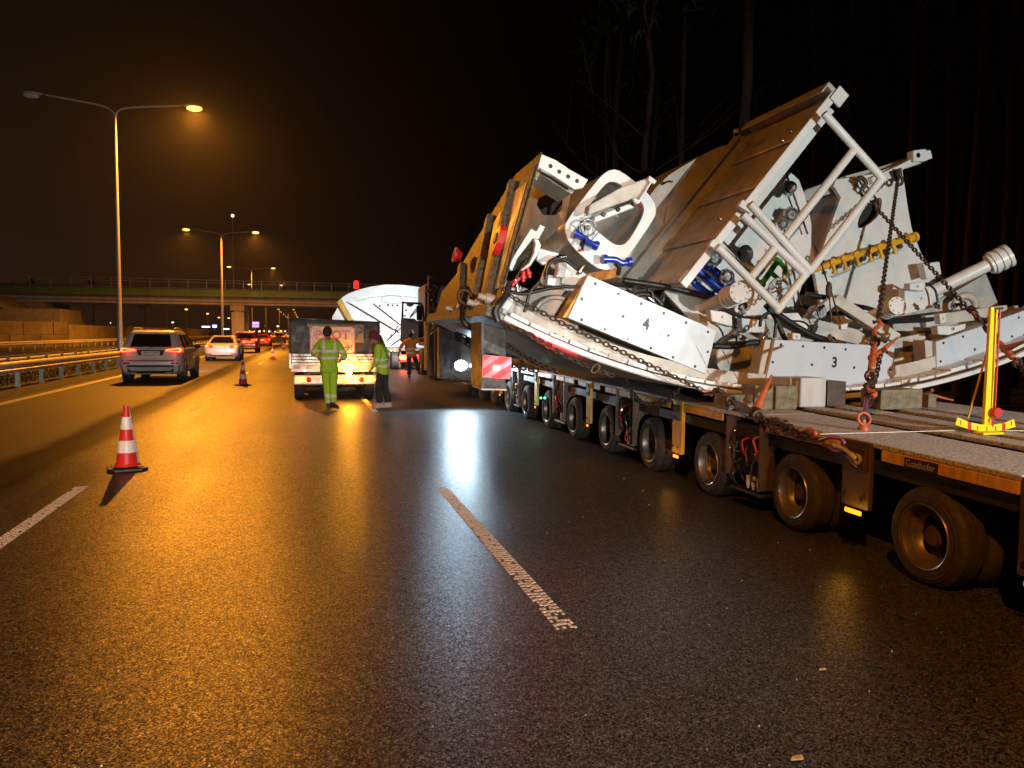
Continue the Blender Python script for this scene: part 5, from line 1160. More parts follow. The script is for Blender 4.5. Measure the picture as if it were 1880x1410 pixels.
# big central bulkhead: broad ribbed wall facing the road, white edge flange towards the camera
UF = 3.62
E0, E1 = PU(1530, 170, UF), PU(1252, 521, UF); ed = (E1-E0).normalized(); nf = ed.cross(U).normalized()
if nf.dot(V) > 0: nf = -nf                       # outward normal of the broad wall (up-left)
LE = (E1-E0).length
def fp(s, u, d): return E0 + ed*(s*LE) + U*(u-UF) + nf*d
def fslab(nm, s0, s1, u0, u1, d0, d1, mt, bev=.006, parent=sg):
    m = MB(); m.hexa([fp(s0, u0, d0), fp(s1, u0, d0), fp(s1, u1, d0), fp(s0, u1, d0)], [fp(s0, u0, d1), fp(s1, u0, d1), fp(s1, u1, d1), fp(s0, u1, d1)]); return m.build(nm, MT[mt], parent, bev=bev)
fslab('edge_flange', 0, 1, UF, UF+.03, -.075, .02, 'white')
fslab('edge_flange', .02, .74, UF+.12, UF+.15, -.19, -.068, 'white')
fslab('edge_channel', 0, 1, UF+.03, UF+.12, -.068, -.058, 'shield')
fslab('broad_wall', 0, 1, UF+.031, UF+2.2, -.055, -.012, 'shield')
for s in (.22, .47, .73, .96):
    fslab('cross_rib', s-.035, s+.035, UF+.06, UF+1.42, -.012, .028, 'shield', .018)
fslab('long_rib', .12, 1, UF+1.46, UF+1.50, -.012, .16, 'shield')
fslab('long_rib_flange', .12, 1, UF+1.38, UF+1.60, .161, .18, 'shield')
fslab('top_cap', -.02, .0, UF-.0, UF+1.75, -.10, .12, 'shield')
fslab('top_cap_lip', .0, .03, UF+.0, UF+1.75, .10, .12, 'shield')
m = MB(); q = fp(-.02, UF, -.10); m.hexa([fp(-.035, UF-.03, -.16), fp(.03, UF-.03, -.16), fp(.03, UF, -.16), fp(-.035, UF, -.16)], [fp(-.035, UF-.03, .0), fp(.03, UF-.03, .0), fp(.03, UF, .0), fp(-.035, UF, .0)]); hl = m.build('end_hinge', MT['white'], sg, bev=.004)
pipe_px('loose_wire', [(1347, 238, 5.2), (1349, 252, 5.2), (1355, 262, 5.1)], .008, 'plate'); slab('lamp_bracket', [(1350, 236), (1356, 236), (1357, 243), (1351, 243)], 5.1, .05, 'white')
for x, y in ((1440, 265), (1327, 408), (1455, 247)):
    m = MB(); m.torus(PU(x, y, UF+.0)+nf*.05, ed, .03, .007, 14, 6); m.build('lifting_eye', MT['chrome'], sg, smooth=60)
# rounded trunk behind it
slab('rounded_trunk', smooth_poly([(1128, 530), (1150, 445), (1178, 380), (1215, 330), (1270, 295), (1335, 262), (1420, 255), (1440, 300), (1290, 520)], 1), UF+1.55, 1.4, 'shield', .0, smooth=35)
slab('trunk_front', smooth_poly([(1220, 400), (1240, 345), (1270, 305), (1310, 272), (1350, 264), (1400, 270), (1300, 400), (1222, 420)], 1), UF+1.50, .05, 'shield', .01, smooth=35)
pipe_px('cable', [(1208, 330, UF+1.2), (1215, 338, UF+1.2), (1226, 333, UF+1.3), (1234, 334, UF+1.4)], .012, 'steel')
# tubular frame
UT = 3.45
def tb(a, b, r=.045, u=UT): 
    m = MB(); m.tube(PU(*a, u), PU(*b, u), r, r, 16); m.build('frame_tube', MT['white'], sg, smooth=40)
tb((1513, 208), (1620, 328)); tb((1621, 325), (1487, 497)); tb((1567, 276), (1441, 436)); tb((1377, 374), (1487, 497)); tb((1363, 394), (1479, 505))
tb((1317, 453), (1430, 568)); tb((1480, 502), (1427, 570)); tb((1423, 454), (1379, 509)); 
for a in ((1620, 328), (1487, 497), (1479, 504), (1428, 569)):
    m = MB(); m.ball(PU(*a, UT), .0455, 12, 8); m.build('tube_joint', MT['white'], sg, smooth=60)
for a in ((1372, 380), (1318, 452)):
    slab('frame_bracket', [(a[0]-16, a[1]-2), (a[0]-8, a[1]-14), (a[0]+16, a[1]+2), (a[0]+6, a[1]+12)], UT+.02, .08, 'white')
# inner white plate with porthole, markings
ip = smooth_poly([(1300, 470), (1450, 300), (1475, 345), (1495, 430), (1470, 540), (1440, 590), (1330, 575), (1250, 520)], 1)
ring_slab('inner_plate', ip, [(1367+16*math.cos(k*.52), 466+17*math.sin(k*.52)) for k in range(12)], 4.30, .05, 'white')
m = MB(); m.lathe(PU(1367, 466, 4.30), U, [(-.02, .108), (-.02, .125), (.3, .125), (.3, .108)], 32, closed=True); m.build('porthole_rim', MT['white'], sg, smooth=30)
m = MB(); m.lathe(PU(1367, 466, 4.58), U, [(0, .12), (.02, .12)], 24); m.build('porthole_shade_disc', MT['black'], sg)  # black disc closing the hole, painted as the shade inside it
m = MB(); arcs = []
pipe_px('support_strut', [(1440, 310, 4.2), (1465, 380, 4.2), (1483, 430, 4.2)], .012, 'steel', sm=0)
pipe_px('support_strut', [(1440, 420, 4.2), (1470, 560, 4.2)], .014, 'steel', sm=0)
for u_, pts in ((4.24, [(1262, 482), (1300, 512), (1340, 545)]), (4.2, [(1282, 470), (1320, 503), (1358, 530)]), (4.26, [(1255, 505), (1285, 528), (1318, 552)])):
    b = valve(pts, u_, .042); 
    for i in range(2): 
        (x0, y0), (x1, y1) = pts[i], pts[i+1]; m = MB(); d = (PU(x1, y1, u_)-PU(x0, y0, u_)).normalized(); m.lathe(PU((x0+x1)/2, (y0+y1)/2, u_), d, [(0, .062), (.03, .062)], 14); m.build('coupling', MT['blue'], b, smooth=40)
for (x, y, s) in ((1310, 475, 15), (1333, 508, 14), (1447, 345, 14), (1450, 395, 15), (1436, 412, 10), (1362, 562, 9), (1350, 605, 6)):
    m = MB(); c = PU(x, y, 4.12); rr = s/1411*8.2
    n0, n1 = 12, 8
    m.ball(c, rr, n0, n1, (1, .7, 1.1)); 
    for i in range(len(m.v)): m.v[i] = m.v[i] + (m.v[i]-c)*random.uniform(-.22, .22)
    b = m.build('film_wrapped_valve', MT['wrap'], sg)
    m = MB(); m.torus(c-U*rr*.7, U+V*.3, rr*.75, .012, 16, 6); m.build('dark_strap', MT['hose'], b, smooth=60)
b = valve([zz(1060, 680), zz(1130, 590), zz(1200, 480), zz(1260, 400)], 4.05, .035, 'green'); pipe_px('green_branch', [zz(1250, 400)+(4.0,), zz(1310, 440)+(3.9,), zz(1350, 500)+(3.85,), zz(1340, 570)+(3.85,)], [.03]*13, 'green', b)
pipe_px('green_branch', [zz(1180, 540)+(4.0,), zz(1260, 610)+(3.95,), zz(1310, 640)+(3.9,)], .028, 'green', b)
c = PU(*zz(1280, 760), 3.7); m = MB(); m.torus(c, U, .13, .018, 24, 8)
for a in (0.3, 1.35, 2.4, 3.4, 4.5, 5.5): m.tube(c, c+(V*math.cos(a)+Zv*math.sin(a))*.13, .011, .011, 6)
m.ball(c, .04, 10, 6); m.build('film_wrapped_handwheel', MT['wrap'], sg, smooth=60)
# painted word on inner plate
m = MB(); pa = [PU(*zz(x, y), 4.295) for x, y in ((900, 190), (960, 200), (1060, 40), (1010, 20))]
# grey cheek and right white plate
c0_, c1_ = [PU(x, y, 4.62) for x, y in ((1552, 338), (1500, 500))], [PU(x, y, 5.4) for x, y in ((1472, 350), (1452, 520))]
m = MB(); a = [c0_[0], c0_[1], c1_[1], c1_[0]]; m.prism(a, U*.04); m.build('grey_cheek', MT['galv'], sg)
slab('right_plate_edge', [(1466, 353), (1555, 322), (1660, 294), (1690, 282), (1692, 300), (1560, 345), (1470, 372)], 4.75, .5, 'shield')
rp_ = [(1549, 347), (1529, 352), (1532, 330), (1600, 320), (1655, 300), (1658, 322), (1668, 390), (1674, 420), (1700, 490), (1742, 540), (1765, 562), (1765, 600), (1515, 600), (1495, 500)]
ring_slab('right_plate', rp_, smooth_poly([(1573, 417), (1578, 395), (1598, 368), (1616, 361), (1620, 370), (1616, 392), (1598, 411), (1580, 420)], 1), 4.60, .06, 'white')
slab('recess_shade_sheet', [(1560, 350), (1640, 350), (1640, 430), (1560, 430)], 4.78, .03, 'frame')  # black sheet painted as the shade behind the plate's opening
slab('top_arm', [(1600, 326), (1655, 301), (1678, 289), (1708, 283), (1712, 290), (1700, 295), (1660, 309), (1652, 322), (1604, 338)], 4.52, .08, 'white')
slab('arm_eye_block', [(1677, 276), (1700, 273), (1701, 276), (1709, 275), (1713, 290), (1698, 296), (1678, 297)], 4.46, .12, 'white', .008)
bolt_px(1686, 285, 4.46, .035, 'black', sg, nm='slot')
slab('hook_plate', [(1633, 315), (1655, 308), (1658, 322), (1648, 335), (1640, 330)], 4.5, .02, 'steel')
# yellow manifold with branch fittings
mf = pipe_px('yellow_manifold', [(1490, 497, 4.45), (1590, 463, 4.45), (1683, 434, 4.45)], .04, 'yellow', sm=0, n=14)
m = MB(); d = (PU(1683, 434, 4.45)-PU(1590, 463, 4.45)).normalized(); m.lathe(PU(1664, 440, 4.45), d, [(0, .065), (.05, .065), (.051, .05), (.10, .05), (.101, .068), (.15, .068)], 18); m.build('end_flange', MT['yellow'], mf, smooth=40)
for x, y in ((405, 985), (490, 960), (585, 930), (680, 895), (765, 870), (865, 835)):
    a = z3(x, y); m = MB(); m.lathe(PU(a[0], a[1]-6, 4.42), U*-1, [(-.06, .045), (.03, .045)], 12); m.build('tee', MT['yellow'], mf, smooth=40)
    m = MB(); m.pipe([PU(a[0], a[1]-4, 4.40), PU(a[0]+3, a[1]+4, 4.38), PU(a[0]+5, a[1]+11, 4.40)], .022, 8); m.lathe(PU(a[0]+5, a[1]+9, 4.40), -Zv, [(0, .034), (.04, .034)], 10); m.build('branch', MT['yellow'], mf, smooth=50)
    m = MB(); m.lathe(PU(a[0]+13, a[1]+1, 4.42), -U, [(-.03, .03), (.03, .03)], 8); m.build('cap', MT['traydark'], mf, smooth=50)
m = MB(); m.prism(px_poly([z3(400, 1065), z3(940, 850), z3(930, 868), z3(410, 1080)], 4.585), U*.01); m.build('backing_strip', MT['galv'], sg)
# slewing rams with flanged heads
def flanged(c0, c1, r, rh, hl, caps=True, nm='ram_cylinder', mt='white', ribs_=3):
    d = (c1-c0).normalized(); L_ = (c1-c0).length; m = MB(); m.lathe(c0, d, [(0, r), (L_-hl, r)], 24); b = m.build(nm, MT[mt], sg, smooth=35)
    prof = [(0, rh*.8)]; n = ribs_
    for k in range(n):
        x0 = hl*k/n; prof += [(x0+.001, rh*.86), (x0+hl/n*.45, rh*.86), (x0+hl/n*.46, rh), (x0+hl/n*.98, rh)]
    prof += [(hl, rh*.97), (hl+.002, .02)]
    m = MB(); m.lathe(c0+d*(L_-hl), d, prof, 32); hd = m.build('flanged_head', MT[mt], b, smooth=25)
    a1 = d.orthogonal().normalized(); a2 = d.cross(a1)
    for k in range(8):
        a = 6.283*k/8; m = MB(); m.lathe(c1+(a1*math.cos(a)+a2*math.sin(a))*rh*.8, d, [(0, .012), (.012, .011)], 8); m.build('cap_bolt', MT['galv'], b)
    return b
flanged(PU(1660, 560, 4.6), PU(1853, 468, 4.0), .082, .155, .26, ribs_=3)
m = MB(); m.torus(PU(1772, 560, 4.3), (U*.9+V*.5), .12, .05, 28, 10); m.build('ram_eye', MT['shield'], sg, smooth=60)
flanged(PU(1262, 580, 4.5), PU(1358, 537, 3.3), .08, .118, .30, ribs_=4)
flanged(PU(1560, 600, 4.5), PU(1648, 561, 3.5), .08, .108, .26, ribs_=4)
# struts, links and fittings in the middle
def strut(nm, a, b, w_, mt, th=.08): 
    A0, B0 = PU(*a), PU(*b); d = (B0-A0).normalized(); s = d.cross(U).normalized()*w_/2; m = MB(); m.hexa([A0-s, A0+s, A0+s+U*th, A0-s+U*th], [B0-s, B0+s, B0+s+U*th, B0-s+U*th]); return m.build(nm, MT[mt], sg, bev=.006)
strut('link_arm', (1535, 548, 3.9), (1650, 622, 3.7), .13, 'shield'); strut('link_arm', (1475, 595, 4.0), (1535, 550, 3.9), .12, 'shield'); strut('link_arm', (1640, 600, 3.9), (1760, 600, 3.9), .10, 'shield'); strut('link_arm', (1700, 590, 3.8), (1850, 570, 3.8), .14, 'shield')
strut('link_arm', (1236, 520, 4.1), (1330, 620, 4.0), .3, 'shield', .05); strut('link_arm', (1600, 640, 3.9), (1700, 620, 3.8), .12, 'shield')
strut('link_arm', (1500, 600, 4.1), (1600, 625, 4.0), .18, 'shield')
for pts, u_ in (([z5(722, 368), z5(835, 385), z5(890, 410), z5(892, 500), z5(735, 455)], 3.6), ([z5(1235, 395), z5(1390, 390), z5(1470, 500), z5(1450, 560), z5(1270, 480)], 3.75), ([z5(960, 430), z5(1150, 450), z5(1160, 540), z5(970, 545)], 3.85),
                ([z5(1350, 545), z5(1412, 550), z5(1410, 598), z5(1352, 595)], 3.5), ([z3(1000, 1120), z3(1120, 1105), z3(1110, 1180), z3(1000, 1170)], 4.0), ([z3(960, 1160), z3(1200, 1140), z3(1220, 1290), z3(960, 1360)], 4.15), ([z3(1100, 970), z3(1225, 955), z3(1240, 1050), z3(1130, 1090)], 4.3), ([z8(640, 455), z8(880, 460), z8(1050, 425), z8(1040, 500), z8(800, 590), z8(650, 580)], 3.5), ([z8(665, 285), z8(750, 275), z8(772, 400), z8(690, 430)], 3.7)):
    bb = slab('fitting_block', pts, u_, .12, 'white', .008)
    cxp = sum(p[0] for p in pts)/len(pts); cyp = sum(p[1] for p in pts)/len(pts)
    bolt_px(cxp, cyp, u_, .018, 'galv', bb, nm='bolt')
bolt_px(*z8(860, 500), 3.5, .02, 'black', sg, nm='bolt')
# hoses
H = [([(1145, 515), (1200, 523), (1240, 530), (1300, 545)], 3.95, .035), ([(1310, 635), (1345, 636), (1375, 630), (1400, 628)], 3.6, .035), ([(1405, 560), (1425, 585), (1440, 620), (1460, 640), (1500, 628)], 3.7, .03), ([(1425, 575), (1460, 598), (1490, 615), (1510, 622)], 3.65, .035),
     ([(1480, 540), (1505, 545), (1530, 550), (1560, 580), (1610, 590)], 4.2, .035), ([(1600, 592), (1640, 590), (1690, 588), (1712, 586)], 3.8, .03), ([(1395, 600), (1398, 585), (1410, 575), (1428, 575), (1424, 600), (1422, 620)], 3.7, .02),
     ([(1440, 590), (1470, 590), (1485, 600), (1480, 618)], 3.75, .012), ([(1700, 520), (1715, 530), (1720, 545), (1722, 565)], 4.0, .014), ([(1560, 560), (1600, 568), (1650, 590), (1700, 610)], 4.25, .03), ([(1330, 590), (1345, 600), (1352, 620), (1350, 640)], 3.8, .012), ([(1215, 515), (1220, 540), (1212, 560)], 4.2, .03),
     ([(1160, 545), (1180, 540), (1200, 545), (1215, 560)], 3.9, .03), ([(1188, 530), (1198, 540), (1195, 560)], 3.85, .02), ([(1640, 640), (1660, 625), (1700, 612), (1730, 600)], 4.1, .03), ([(1470, 560), (1490, 566), (1520, 575), (1550, 575)], 4.3, .03)]
for pts, u_, r_ in H: pipe_px('hose', [(x, y, u_) for x, y in pts], r_, 'hose', sm=4, n=10)
for pts in ([z1(920, 1050), z1(930, 960), z1(980, 900), z1(1060, 900), z1(1160, 970)], [z1(650, 1140), z1(750, 1160), z1(850, 1140), z1(1000, 1110), z1(1180, 1105)], [z1(880, 1060), z1(800, 1150), z1(760, 1300)], [z1(640, 1130), z1(760, 930), z1(780, 900)]):
    pipe_px('hose', [p+(3.3,) for p in pts], .018, 'hose', sm=4, n=8)
for c_, u_, mt in ((z1(1030, 880), 3.35, 'chrome'), (z1(1180, 985), 3.35, 'chrome'), (z1(790, 1000), 3.25, 'red'), (z1(750, 1030), 3.25, 'red'), (z1(690, 1070), 3.2, 'red'), (z1(700, 1100), 3.2, 'chrome'), (z3(1340, 1290), 3.7, 'chrome'), (z3(1200, 1290), 3.8, 'chrome'), (z3(310, 1310), 3.7, 'chrome'), (z5(1140, 560), 3.6, 'chrome'), (z5(910, 540), 3.6, 'wrap'), (z5(970, 370), 3.7, 'wrap'), (z5(280, 300), 3.8, 'chrome'), (z5(1650, 590), 3.6, 'chrome'), (z5(640, 590), 3.9, 'chrome')):
    m = MB(); p = PU(c_[0], c_[1], u_); a = random.uniform(0, 3); d = (V*math.cos(a)+Zv*math.sin(a)); m.lathe(p-d*.05, d, [(0, .02), (.03, .022), (.031, .034), (.06, .034), (.061, .022), (.11, .022)], 10); m.build('hose_coupling', MT[mt], sg, smooth=40)
# strop hanging over the middle
pipe_px('wire_sling', [z3(270, 830)+(3.5,), z3(320, 960)+(3.5,), z3(375, 1130)+(3.5,), z3(390, 1290)+(3.5,), z3(400, 1400)+(3.5,)], .008, 'steel', sm=0, n=6)
pipe_px('wire_sling', [z3(400, 1180)+(3.5,), z3(440, 1340)+(3.5,), z3(470, 1410)+(3.5,)], .008, 'steel', sm=0, n=6)
m = MB(); m.ball(PU(*z3(380, 1170), 3.5), .06, 10, 8, (.6, .6, 1.6)); m.build('sling_knot', MT['traydark'], sg, smooth=60)
slab('pivot_boss', [(1505+14*math.cos(k*.52), 572+13*math.sin(k*.52)) for k in range(12)], 3.8, .1, 'wrap')
slab('pin_lug', [z5(1715, 480), z5(1775, 470), z5(1760, 520), z5(1720, 520)], 3.6, .05, 'white')

# ------------------------------------------------------------------ I-beam stool, warning board, gooseneck
st = thing('steel_outrigger', 'dark hanging steel beam end below the left edge of the load', 'beam', tuple(W(3.8, -2.05, 1.04)))
slab('web', [(884, 592), (929, 606), (929, 716), (884, 712)], 3.80, .02, 'steel', parent=st)
m = MB(); a = PU(884, 592, 3.5); m.hexa([PU(884, 592, 3.2), PU(889, 592, 3.2), PU(889, 712, 3.2), PU(884, 712, 3.2)], [PU(884, 592, 3.2)+U*.55, PU(889, 592, 3.2)+U*.55, PU(889, 712, 3.2)+U*.55, PU(884, 712, 3.2)+U*.55]); m.build('flange', MT['steel'], st)
m = MB(); m.hexa([PU(884, 716, 3.56), PU(930, 717, 3.56), PU(930, 717, 3.56)+U*.5, PU(884, 716, 3.56)+U*.5], [PU(884, 713, 3.56), PU(930, 714, 3.56), PU(930, 714, 3.56)+U*.5, PU(884, 713, 3.56)+U*.5]); m.build('foot_flange', MT['galv'], st)
wb = thing('warning_board', 'square red and white striped warning board with lit red lamp', 'warning board', tuple(PU(912, 697, 2.85)))
P0, P1, P2, P3 = PU(886, 651, 2.85), PU(939.5, 656, 2.85), PU(937.5, 697, 2.85), PU(884.5, 693, 2.85)
m = MB(); m.prism([P0, P1, P2, P3], U*.012); m.build('panel', MT['board'], wb, bev=.003)
def wbp(s, t): return (P0*(1-s)+P1*s)*(1-t) + (P3*(1-s)+P2*s)*t
for k, (a, b) in enumerate(((.0, .28), (.62, .98), (1.28, 1.64))):
    # diagonal stripes: s + t between a and b (rising to the right)
    q = []
    for lim in (a, b):
        q.append([(max(0, lim-1), min(1, lim)), (min(1, lim), max(0, lim-1))])
    poly = [q[0][0], q[0][1]]
    if a < 1 < b: poly = [q[0][0], q[0][1], (1, 0), q[1][1], q[1][0], (0, 1)]
    else: poly = [q[0][0], q[0][1], q[1][1], q[1][0]]
    m = MB(); m.prism([wbp(s*.96+.02, t*.96+.02) - U*.003 for s, t in poly], U*.0025); m.build('red_stripe', MT['red'], wb)
m = MB(); c = wbp(.48, .52); m.ball(c - U*.02, .026, 12, 8, (1.3, 1, .8)); m.build('red_lamp', mat('warning_lamp_lit', (1, .3, .1), emit=(1, .35, .12), estr=30), wb, smooth=60)
gl = lamp('red_lamp_glow', 'SPOT', c - U*.14, 9, (1, .03, .07), .02, spot_size=R(120), spot_blend=.8); aim(gl, c)
rls = lamp('red_lamp_beam', 'SPOT', c - U*.10 - Zv*.05 + V*.02, 260, (1, .03, .05), .03, spot_size=R(40), spot_blend=.7)
aim(rls, PU(1000, 630, 3.15))
# second big hanging plate further ahead with a work lamp
hp = thing('steel_outrigger', 'large dark hanging steel plate far under the load beside the white work lamp', 'beam', tuple(W(13, -1.2, .5)))
slab('web', [(809, 603), (882, 604), (882, 700), (809, 694)], 13.0, .03, 'steel', parent=hp)
slab('edge_bar', [(806, 602), (811, 602), (811, 696), (806, 695)], 12.9, .3, 'traydark', parent=hp)
lp = PU(846, 671, 12.6)
wk = thing('work_lamp', 'dazzling bluish white work lamp under the load shining along the road', 'lamp', tuple(lp))
m = MB(); m.lathe(lp + U*.02, -U, [(-.10, .05), (-.02, .12), (0, .125), (.02, .12)], 20); m.build('housing', MT['black'], wk, smooth=40)
m = MB(); m.ball(lp - U*.01, .115, 16, 8, (1.25, .5, 1)); m.build('lens', MT['whitelamp'], wk, smooth=60)
q = MB(); q.tbox(12.55, 12.7, -.98, -.83, .62, .95)
m = MB(); m.ball(PU(868, 671, 12.8), .05, 12, 6, (1.5, .6, .8)); m.build('second_lens', MT['whitelamp'], wk, smooth=60)
lw = lamp('work_light', 'SPOT', lp - U*.14, 290, (.62, .84, 1.0), .11, spot_size=R(150), spot_blend=.5); aim(lw, lp - U*6 - V*1.2 - Zv*.9)
# chain binders, uprights and draped gear above the gooseneck
gn = thing('gooseneck', 'dark gooseneck and hydraulic columns between trailer and tractor', 'trailer neck', tuple(W(18, .5, 0)))
for x0, x1, y0, y1, u_, mt in ((787, 797, 505, 690, 17.0, 'traydark'), (799, 806, 560, 690, 16.0, 'frame'), (780, 786, 590, 680, 18.0, 'tray')):
    slab('column', [(x0, y0), (x1, y0), (x1, y1), (x0, y1)], u_, .25, mt, parent=gn, bev=.02)
m = MB(); m.tbox(16.6, 22.5, 0.1, 2.7, .75, 1.35); m.build('neck_beam', MT['frame'], gn, bev=.05)
m = MB(); m.tbox(16.0, 17.6, -.55, 2.7, .35, .62); m.build('cross_member', MT['frame'], gn, bev=.03)
for k in range(10):
    y0 = 505 + 9*k; m = MB(); m.pipe(spline([PU(788+random.uniform(-4, 4), y0, 15.5), PU(800+random.uniform(-4, 8), y0+12, 15.5), PU(795+random.uniform(-5, 5), y0+30, 15.5)], 4), .03, 6); m.build('hydraulic_hose', MT[random.choice(['rust', 'hose', 'chrome', 'tray'])], gn, smooth=60)
# tractor with its open door
tk = thing('tractor_unit', 'dark heavy tractor unit at the front of the trailer with its cab door open', 'truck', tuple(W(25, 1.2, 0)))
m = MB(); m.tbox(24.9, 27.2, -.05, 2.45, 1.15, 3.5); m.build('cab', MT['trim'], tk, bev=.12, seg=3)
m = MB(); m.tbox(22.6, 28.0, .1, 2.4, .55, 1.0); m.build('chassis', MT['frame'], tk, bev=.03)
for uu in (22.9, 24.2, 26.6):
    m = MB(); m.lathe(W(uu, -.02, .52), V, [(0, .3), (0, .47), (.04, .52), (.28, .52), (.3, .3)], 26, closed=True); b = m.build('wheel', MT['rubber'], tk, smooth=40)
    m = MB(); m.lathe(W(uu, 0, .52), V, [(0, .3), (.05, .28), (.08, .1), (.02, .09)], 20, cap=(0, 1)); m.build('rim', MT['galv'], b, smooth=40)
UD = 24.8
def dpx(x, y): return PU(600+x/7.833, 500+y/7.833, UD)
fr = [dpx(1075, 425), dpx(1355, 440), dpx(1385, 480), dpx(1430, 920), dpx(1405, 1000), dpx(1110, 1020), dpx(1065, 990)]
m = MB(); n = 7
door = None
mdoor = MB(); mdoor.prism([dpx(1066, 690), dpx(1105, 655), dpx(1260, 665), dpx(1300, 700), dpx(1405, 700), dpx(1430, 920), dpx(1405, 1000), dpx(1110, 1020), dpx(1060, 990)], U*.09); door = mdoor.build('door', MT['black'], tk, bev=.01)
m = MB(); m.pipe([dpx(1086, 690), dpx(1092, 435), dpx(1350, 450), dpx(1378, 490), dpx(1398, 700)], .045, 8); m.build('window_frame', MT['black'], door, smooth=50)
m = MB(); m.prism([dpx(1285, 500), dpx(1300, 475), dpx(1360, 480), dpx(1375, 500), dpx(1365, 690), dpx(1290, 690)], -U*.12); m.build('mirror', MT['black'], door, bev=.02, seg=2)
m = MB(); m.prism([dpx(1140, 435), dpx(1250, 445), dpx(1245, 475), dpx(1200, 500), dpx(1150, 480)], -U*.06); m.build('wide_angle_mirror', MT['black'], door, bev=.01)
m = MB(); m.pipe([dpx(1150, 720)-U*.03, dpx(1340, 730)-U*.03], .015, 6); m.build('grab_handle', MT['traydark'], door)
m = MB(); m.prism([dpx(1225, 820), dpx(1240, 835), dpx(1258, 870), dpx(1240, 885), dpx(1222, 860)], -U*.03); m.build('door_latch', MT['alu'], door)

# ------------------------------------------------------------------ second transport ahead
def D3(px, py, u): return PU(px, py, u)
U2 = 33.0
s2 = thing('machine_segment', 'second white machine segment, arched top, on a trailer ahead of the pilot truck', 'machine part', tuple(PU(705, 650, U2)))
def b2(x, y): return (600+x/7.833, 500+y/7.833)
front = [b2(205, 375), b2(300, 310), b2(450, 250), b2(640, 205), b2(850, 175), b2(1050, 178), b2(1250, 200), b2(1400, 225), b2(1480, 245), b2(1480, 450), b2(1480, 900), b2(860, 900), b2(500, 900), b2(420, 760)]
slab('front_face', front, U2, .05, 'white', .0, parent=s2)
slab('drum_body', [(x+(1, 0)[i > 8], y+1) for i, (x, y) in enumerate(front)], U2+.051, 3.2, 'shield', .0, parent=s2)
slab('side_flange', [b2(150, 430), b2(203, 378), b2(418, 760), b2(340, 760)], U2+.02, .6, 'tray', parent=s2)
slab('side_flange', [b2(80, 640), b2(160, 500), b2(230, 560), b2(330, 760), b2(70, 760)], U2+.3, .5, 'white', parent=s2)
fa = MB()
def line2(pts, r=.018, nm='weld_outline', mt='galv', close=False):
    P = [PU(*b2(x, y), U2-.01) for x, y in (smooth_poly(pts, 2) if close else pts)]
    if close: P.append(P[0])
    m = MB(); m.pipe(P, r, 5); m.build(nm, MT[mt], s2, smooth=60)
line2([(800, 340), (1040, 340), (1100, 380), (1095, 450), (800, 440), (785, 400)], close=True); line2([(690, 650), (690, 580), (740, 530), (900, 530), (940, 580), (940, 660)]); line2([(750, 660), (755, 600), (800, 575), (860, 580), (890, 620), (890, 700)])
line2([(440, 415), (620, 370), (800, 345), (1050, 340), (1250, 360), (1440, 400)], .012)
for x, y in ((762, 483), (880, 470), (946, 475), (1012, 477), (1140, 545), (1122, 625)):
    m = MB(); m.lathe(PU(*b2(x, y), U2-.002), -U, [(0, .055), (.01, .05)], 14); m.build('bolt_hole', MT['black'], s2)
for x, y in ((405, 380), (500, 620), (565, 630)):
    m = MB(); m.torus(PU(*b2(x, y), U2-.01), U, .07, .01, 16, 6); m.build('cover_ring', MT['galv'], s2)
for a, b in (((345, 455), (1050, 870)), ((700, 480), (1060, 760)), ((860, 990), (1060, 800)), ((930, 1050), (1060, 960)), ((1200, 650), (1330, 520))):
    m = MB(); m.tube(PU(*b2(*a), U2-.3), PU(*b2(*b), U2-1.0), .03, .03, 6); m.build('lashing_chain', MT['rust'], cat='chain', label='lashing chain over the far segment, ' + {345: 'longest one', 700: 'middle one', 860: 'lower left one', 930: 'lowest one', 1200: 'seen through the open cab door'}[a[0]], base=PU(*b2(*b), U2-1.0), group='chains lashing the far segment')
slab('base_frame', [b2(700, 830), b2(1400, 840), b2(1400, 880), b2(700, 870)], U2-.4, .5, 'redcar', parent=s2)
slab('grey_fittings', [b2(780, 900), b2(1400, 900), b2(1400, 1080), b2(860, 1090)], U2-.3, .5, 'galv', parent=s2)
t2 = thing('modular_trailer', 'rear of the second trailer ahead with red tail lamp beside the orange worker', 'trailer', tuple(PU(735, 680, 31)))
slab('rear_beam', [b2(860, 1080), b2(1400, 1090), b2(1400, 1130), b2(870, 1125)], 31.0, 3, 'steel', parent=t2)
for i in range(3):
    x = 905+55*i; slab('reflector', [b2(x, 1118), b2(x+38, 1118), b2(x+38, 1138), b2(x, 1138)], 30.95, .03, 'tray', parent=t2)
for i, x in enumerate((900, 955, 1010)):
    p = PU(*b2(x+20, 1370), 31.2+i*1.4); m = MB(); m.lathe(Vector((p.x, p.y, .42)), V, [(0, .25), (0, .38), (.03, .42), (.3, .42), (.33, .38)], 20); m.build('wheel', MT['rubber'], t2, smooth=40)
for x in (1075, 1120, 1155):
    p = PU(*b2(x, 1225), 30.9); m = MB(); m.lathe(p, -U, [(0, .11), (.03, .09)], 14); m.build('tail_lamp', MT['redcore' if x != 1155 else 'redglass'], t2, smooth=40)
slab('bumper', [b2(1060, 1180), b2(1400, 1180), b2(1400, 1290), b2(1060, 1290)], 30.97, .1, 'red', parent=t2)
for x in (875, 930, 985, 1030):
    slab('mud_flap', [b2(x, 1145), b2(x+40, 1145), b2(x+35, 1370), b2(x+5, 1370)], 31.1, .06, 'steel', parent=t2)
lamp('tail_light', 'POINT', PU(*b2(1100, 1225), 30.6), 25, (1, .05, .03), .08)
